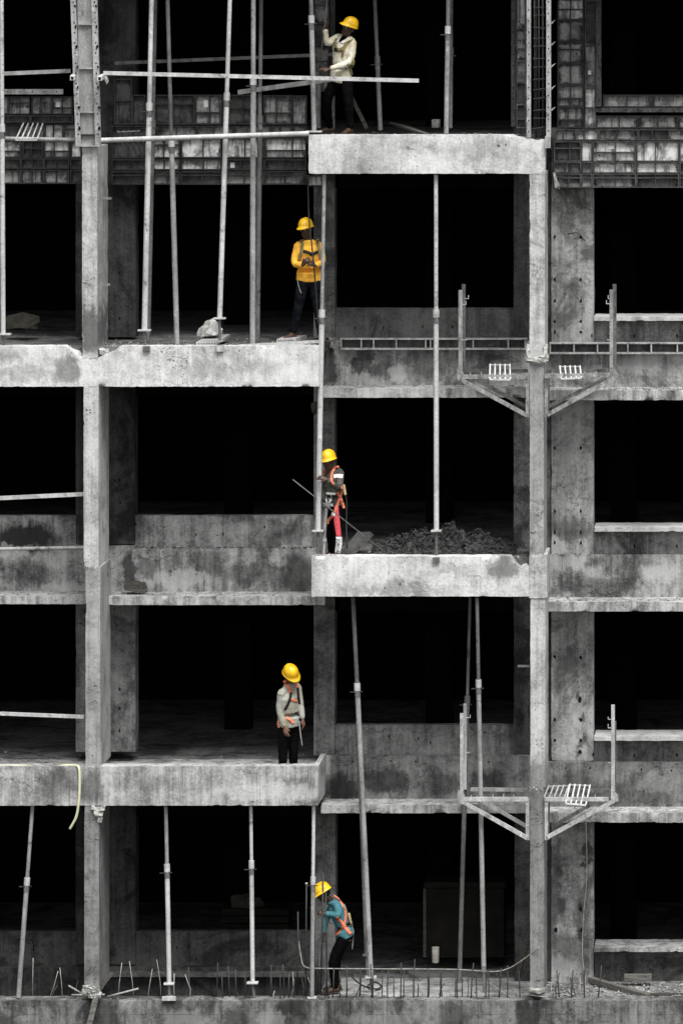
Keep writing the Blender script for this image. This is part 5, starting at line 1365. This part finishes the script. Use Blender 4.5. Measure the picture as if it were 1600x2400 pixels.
strap('cord', [(697, 655), (700, 672), (706, 688)], 1.6, 'wire', w2, bv, Y2)
rod('rope', curve_pts([P(721, 410, Y2 - .1), P(724, 510, Y2 - .28), P(730, 570, Y2 - .30), P(735, 618, Y2 - .30), P(740, 680, Y2 - .22), P(745, 760, Y2 - .15)]), m(1.7), M['rebar'], None, P(735, 618, Y2 - .25))
tag(bpy.data.objects['rope'], 'thin dark rope running down through the hands of the yellow clad worker', 'rope')
# --- worker with the pink and black trousers
Y3 = .42
w3, b3, s3, t3 = person('person in charcoal shirt and black trousers with red side panel, hand on the long prop', Y3,
    {'head': (770, 1081, -.06), 'neck': (777, 1101, .0), 'chest': (781, 1124, .0), 'waist': (779, 1158, .01), 'hip': (779, 1182, .02), 'shL': (797, 1107, -.06), 'shR': (766, 1110, .06),
     'elL': (796, 1148, -.22), 'wrL': (766, 1124, -.42), 'elR': (762, 1145, .05), 'wrR': (757, 1172, .0), 'hpL': (787, 1188, -.06), 'hpR': (773, 1188, .06), 'knL': (790, 1240, -.08), 'ankL': (789, 1294, -.05),
     'knR': (775, 1240, .04), 'ankR': (777, 1293, .15)}, (-.40, -.9, -.18), ('skin', 'shirt_grey', 'black'), torso_f=(-.8, -.7, 0), head_up=(-.06, -.08, 1), hem=-.09, helm_off=(.018, 0),
    hands=(('L', (-.95, -.02, .30), (.2, -.85, .5), .40, -1),), feet=((-.2, -1, 0), (-.6, -1, 0)), fat=.86)
bv = bvh_of(s3, t3)
drape('arm_band', [((781, 1113), (782, 1121)), ((792, 1111), (792, 1120)), ((804, 1112), (803, 1121))], 'white_cloth', w3, bv, Y3, .006)
strap('harness_strap', [(794, 1094), (784, 1097), (778, 1108), (776, 1118), (779, 1130), (781, 1136)], 5.5, 'strap_orange', w3, bv, Y3)
strap('harness_strap', [(763, 1101), (759, 1110), (759, 1113)], 5, 'strap_orange', w3, bv, Y3)
strap('harness_strap', [(790, 1153), (797, 1165), (802, 1178), (806, 1192)], 6, 'strap_orange', w3, bv, Y3, .018)
strap('harness_strap', [(803, 1140), (799, 1158), (793, 1175), (786, 1195), (782, 1205)], 6, 'strap_orange', w3, bv, Y3, .012)
strap('harness_strap', [(783, 1204), (776, 1212), (768, 1222), (768, 1228)], 7, 'strap_orange', w3, bv, Y3, .012)
drape('buckle', [((778, 1201), (786, 1205)), ((776, 1207), (784, 1211))], 'label', w3, bv, Y3, .022, .006)
drape('side_panel', [((783, 1186), (793, 1188)), ((783, 1205), (794, 1205)), ((782, 1222), (796, 1222)), ((785, 1240), (798, 1240)), ((788, 1258), (800, 1258))], 'red', w3, bv, Y3, .008)
drape('leg_panel', [((787, 1258), (801, 1258)), ((787, 1275), (801, 1275)), ((785, 1290), (798, 1290)), ((784, 1303), (796, 1303))], 'white_cloth', w3, bv, Y3, .007)
drape('waist_panel', [((764, 1154), (764, 1159)), ((775, 1155), (775, 1160)), ((787, 1155), (786, 1160))], 'white_cloth', w3, bv, Y3, .008)
for pts in ([(765, 1162), (765, 1176), (772, 1176), (772, 1168), (768, 1168)], [(776, 1160), (776, 1172), (772, 1180), (776, 1184), (774, 1188)], [(778, 1180), (779, 1187)], [(770, 1186), (772, 1191)]):
    strap('printed_mark', pts, 2.6, 'white_cloth', w3, bv, Y3, .008)
def leg_text(u_, v_):
    q = (793.5 + v_ - (u_ / 38) * 2.2, 1263 + u_)
    t = P(q[0], q[1], Y3); d = (t - CAMP).normalized(); h = bv.ray_cast(CAMP, d)
    return (h[0] - d * .017) if h[0] is not None and abs(h[0].y - Y3) < .6 else P(q[0], q[1], Y3 - .1)
lettering('JORDAN', 11.5, M['ink'], w3, lambda a, b: leg_text(a * .92, b - 4.4))
o = strap('rope_grab', [(805, 1136), (807, 1148), (809, 1160)], 6, 'beige', w3, bv, Y3, .03)
rod('lanyard', curve_pts([P(809, 1160, Y3 - .05), P(812, 1180, Y3), P(811, 1230, Y3), P(813, 1285, Y3)]), m(2), M['rebar'], w3)
rod('steel_rod', [P(686, 1124, .02), P(905, 1297, .30)], m(1.4), M['steel_dark'], None, P(686, 1124, .02))
tag(bpy.data.objects['steel_rod.001'], 'long dark rod slanting across the legs of the worker on the middle beam', 'rod')
o = thing('clamp_post', 'short stained post with a clamp standing before the worker on the middle beam', 'post', P(760, 1303, .2))
for (nm, a, b, r, mt) in (('post', (765, 1178), (759, 1262), 4.2, 'steel_mid'), ('foot', (759, 1268), (758, 1303), 3.4, 'steel_mid'), ('nut', (759, 1262), (759, 1269), 6, 'steel_mid'), ('clamp', (757, 1184), (772, 1188), 6, 'rust')):
    bm = bmesh.new(); tube(bm, [P(*a, .2), P(*b, .2)], m(r), 12); obj(nm, bm, M[mt], o, .7)
# --- worker looking down behind the lower left beam
Y4 = .62
w4, b4, s4, t4 = person('person in a pale grey shirt looking down behind the lower left beam', Y4,
    {'head': (681, 1580, -.10), 'neck': (678, 1601, -.02), 'chest': (676, 1632, .0), 'waist': (678, 1668, .01), 'hip': (676, 1692, .02), 'shL': (697, 1610, .16), 'shR': (660, 1624, -.11),
     'elL': (704, 1655, .05), 'wrL': (709, 1684, .0), 'elR': (654, 1664, -.08), 'wrR': (667, 1704, -.14), 'hpL': (686, 1700, .08), 'hpR': (666, 1700, -.05), 'knL': (688, 1760, .06), 'ankL': (686, 1818, .10),
     'knR': (663, 1760, -.06), 'ankR': (662, 1820, -.03)}, (.62, -.56, -.6), ('skin_light', 'shirt_pale', 'black'), torso_f=(.7, -.75, 0), head_up=(.12, -.60, .78), hem=-.03,
    hands=(('L', (.25, -.1, -1), (.9, -.3, .2), .35, 1), ('R', (.25, -.25, -1), (-.5, -.8, .2), .35, -1)), feet=((.5, -1, 0), (.1, -1, 0)), helm_off=(.0, .0), sc=1.04)
bv = bvh_of(s4, t4)
strap('harness_strap', [(665, 1595), (672, 1603), (677, 1613), (681, 1623)], 7, 'strap_orange', w4, bv, Y4)
strap('harness_strap', [(682, 1623), (679, 1640), (674, 1652), (667, 1664)], 6, 'strap_black', w4, bv, Y4)
strap('harness_strap', [(692, 1598), (696, 1606), (698, 1612)], 5.5, 'strap_orange', w4, bv, Y4)
strap('harness_strap', [(698, 1612), (699, 1630), (702, 1650)], 5, 'strap_black', w4, bv, Y4)
strap('harness_strap', [(682, 1639), (690, 1642), (697, 1645)], 6, 'strap_orange', w4, bv, Y4)
strap('hip_strap', [(671, 1680), (680, 1687), (688, 1696)], 6.5, 'strap_orange', w4, bv, Y4, .014)
strap('hip_strap', [(653, 1690), (651, 1698), (653, 1706)], 3, 'strap_orange', w4, bv, Y4, .03)
rod('lanyard', curve_pts([P(701, 1690, Y4 - .1), P(704, 1720, Y4 - .1), P(708, 1748, Y4 - .1)]), m(1.5), M['wire'], w4)
# --- stooping worker in teal at the bottom
Y5 = .75
w5, b5, s5, t5 = person('person in a teal shirt stooping over upright bars on the bottom slab', Y5,
    {'head': (757, 2094, -.10), 'neck': (774, 2112, -.02), 'chest': (790, 2130, .0), 'waist': (803, 2165, .01), 'hip': (807, 2192, .02), 'shL': (789, 2122, -.16), 'shR': (781, 2120, .16),
     'elL': (795, 2147, -.24), 'wrL': (763, 2141, -.18), 'elR': (765, 2150, .10), 'wrR': (758, 2188, -.02), 'hpL': (806, 2200, -.08), 'hpR': (806, 2200, .08), 'knL': (778, 2250, -.12), 'ankL': (784, 2313, -.06),
     'knR': (785, 2250, .08), 'ankR': (790, 2305, .22)}, (-.82, -.28, -.5), ('skin', 'shirt_teal', 'black'), torso_f=(-.9, -.1, -.4), head_up=(-.45, -.05, .88), hem=-.06,
    hands=(('L', (-1, .0, .25), (.1, -.8, .6), .8, -1), ('R', (-.2, 0, -1), (-.8, -.4, .2), .7, 1)), feet=((-1, -.35, 0), (-1, .1, 0)), helm_off=(.01, -.01), fat=.92)
bv = bvh_of(s5, t5)
strap('harness_strap', [(788, 2151), (798, 2160), (810, 2174), (822, 2190)], 8, 'strap_orange', w5, bv, Y5, .012)
strap('harness_strap', [(810, 2133), (811, 2148), (808, 2162), (803, 2172), (795, 2182), (786, 2192)], 5.5, 'strap_orange', w5, bv, Y5)
strap('harness_strap', [(782, 2099), (792, 2106), (803, 2120), (810, 2133)], 4, 'strap_orange', w5, bv, Y5)
strap('rope_grab', [(817, 2140), (820, 2155), (824, 2170)], 6, 'beige', w5, bv, Y5, .03)
rod('lanyard', curve_pts([P(824, 2170, Y5), P(828, 2182, Y5), P(827, 2200, Y5), P(825, 2225, Y5)]), m(1.4), M['wire'], w5)
for k, (pts, r, lb) in enumerate((([P(757, 2048, .55), P(755, 2190, .55), P(751, 2337, .5)], 2.1, 'tall dark bar standing before the face of the stooping worker'),
                                  ([P(763, 2088, .56), P(765, 2200, .56), P(766, 2337, .5)], 1.7, 'second dark bar held by the stooping worker, nearer his hand'),
                                  ([P(718, 2072, .4), P(717, 2200, .4), P(716, 2337, .35)], 2.0, 'dark bar with a white cap left of the prop by the stooping worker'),
                                  ([P(698, 2137, .4), P(699, 2230, .4), P(695, 2337, .35)], 1.7, 'dark bar standing far left of the prop by the stooping worker'),
                                  ([P(747, 2200, .6), P(744, 2260, .6), P(743, 2337, .5)], 1.7, 'short dark bar just right of the prop foot by the stooping worker'))):
    o = thing('steel_bar', lb, 'bar', pts[-1])
    rod('bar', pts, m(r), M['rebar'], o)
    if k in (2,): 
        bm = bmesh.new(); tube(bm, [pts[0], pts[0] + Vector((0, 0, .02))], m(2.6), 8); obj('cap', bm, M['label'], o, .7)
# faint shutter panels far inside the top floor
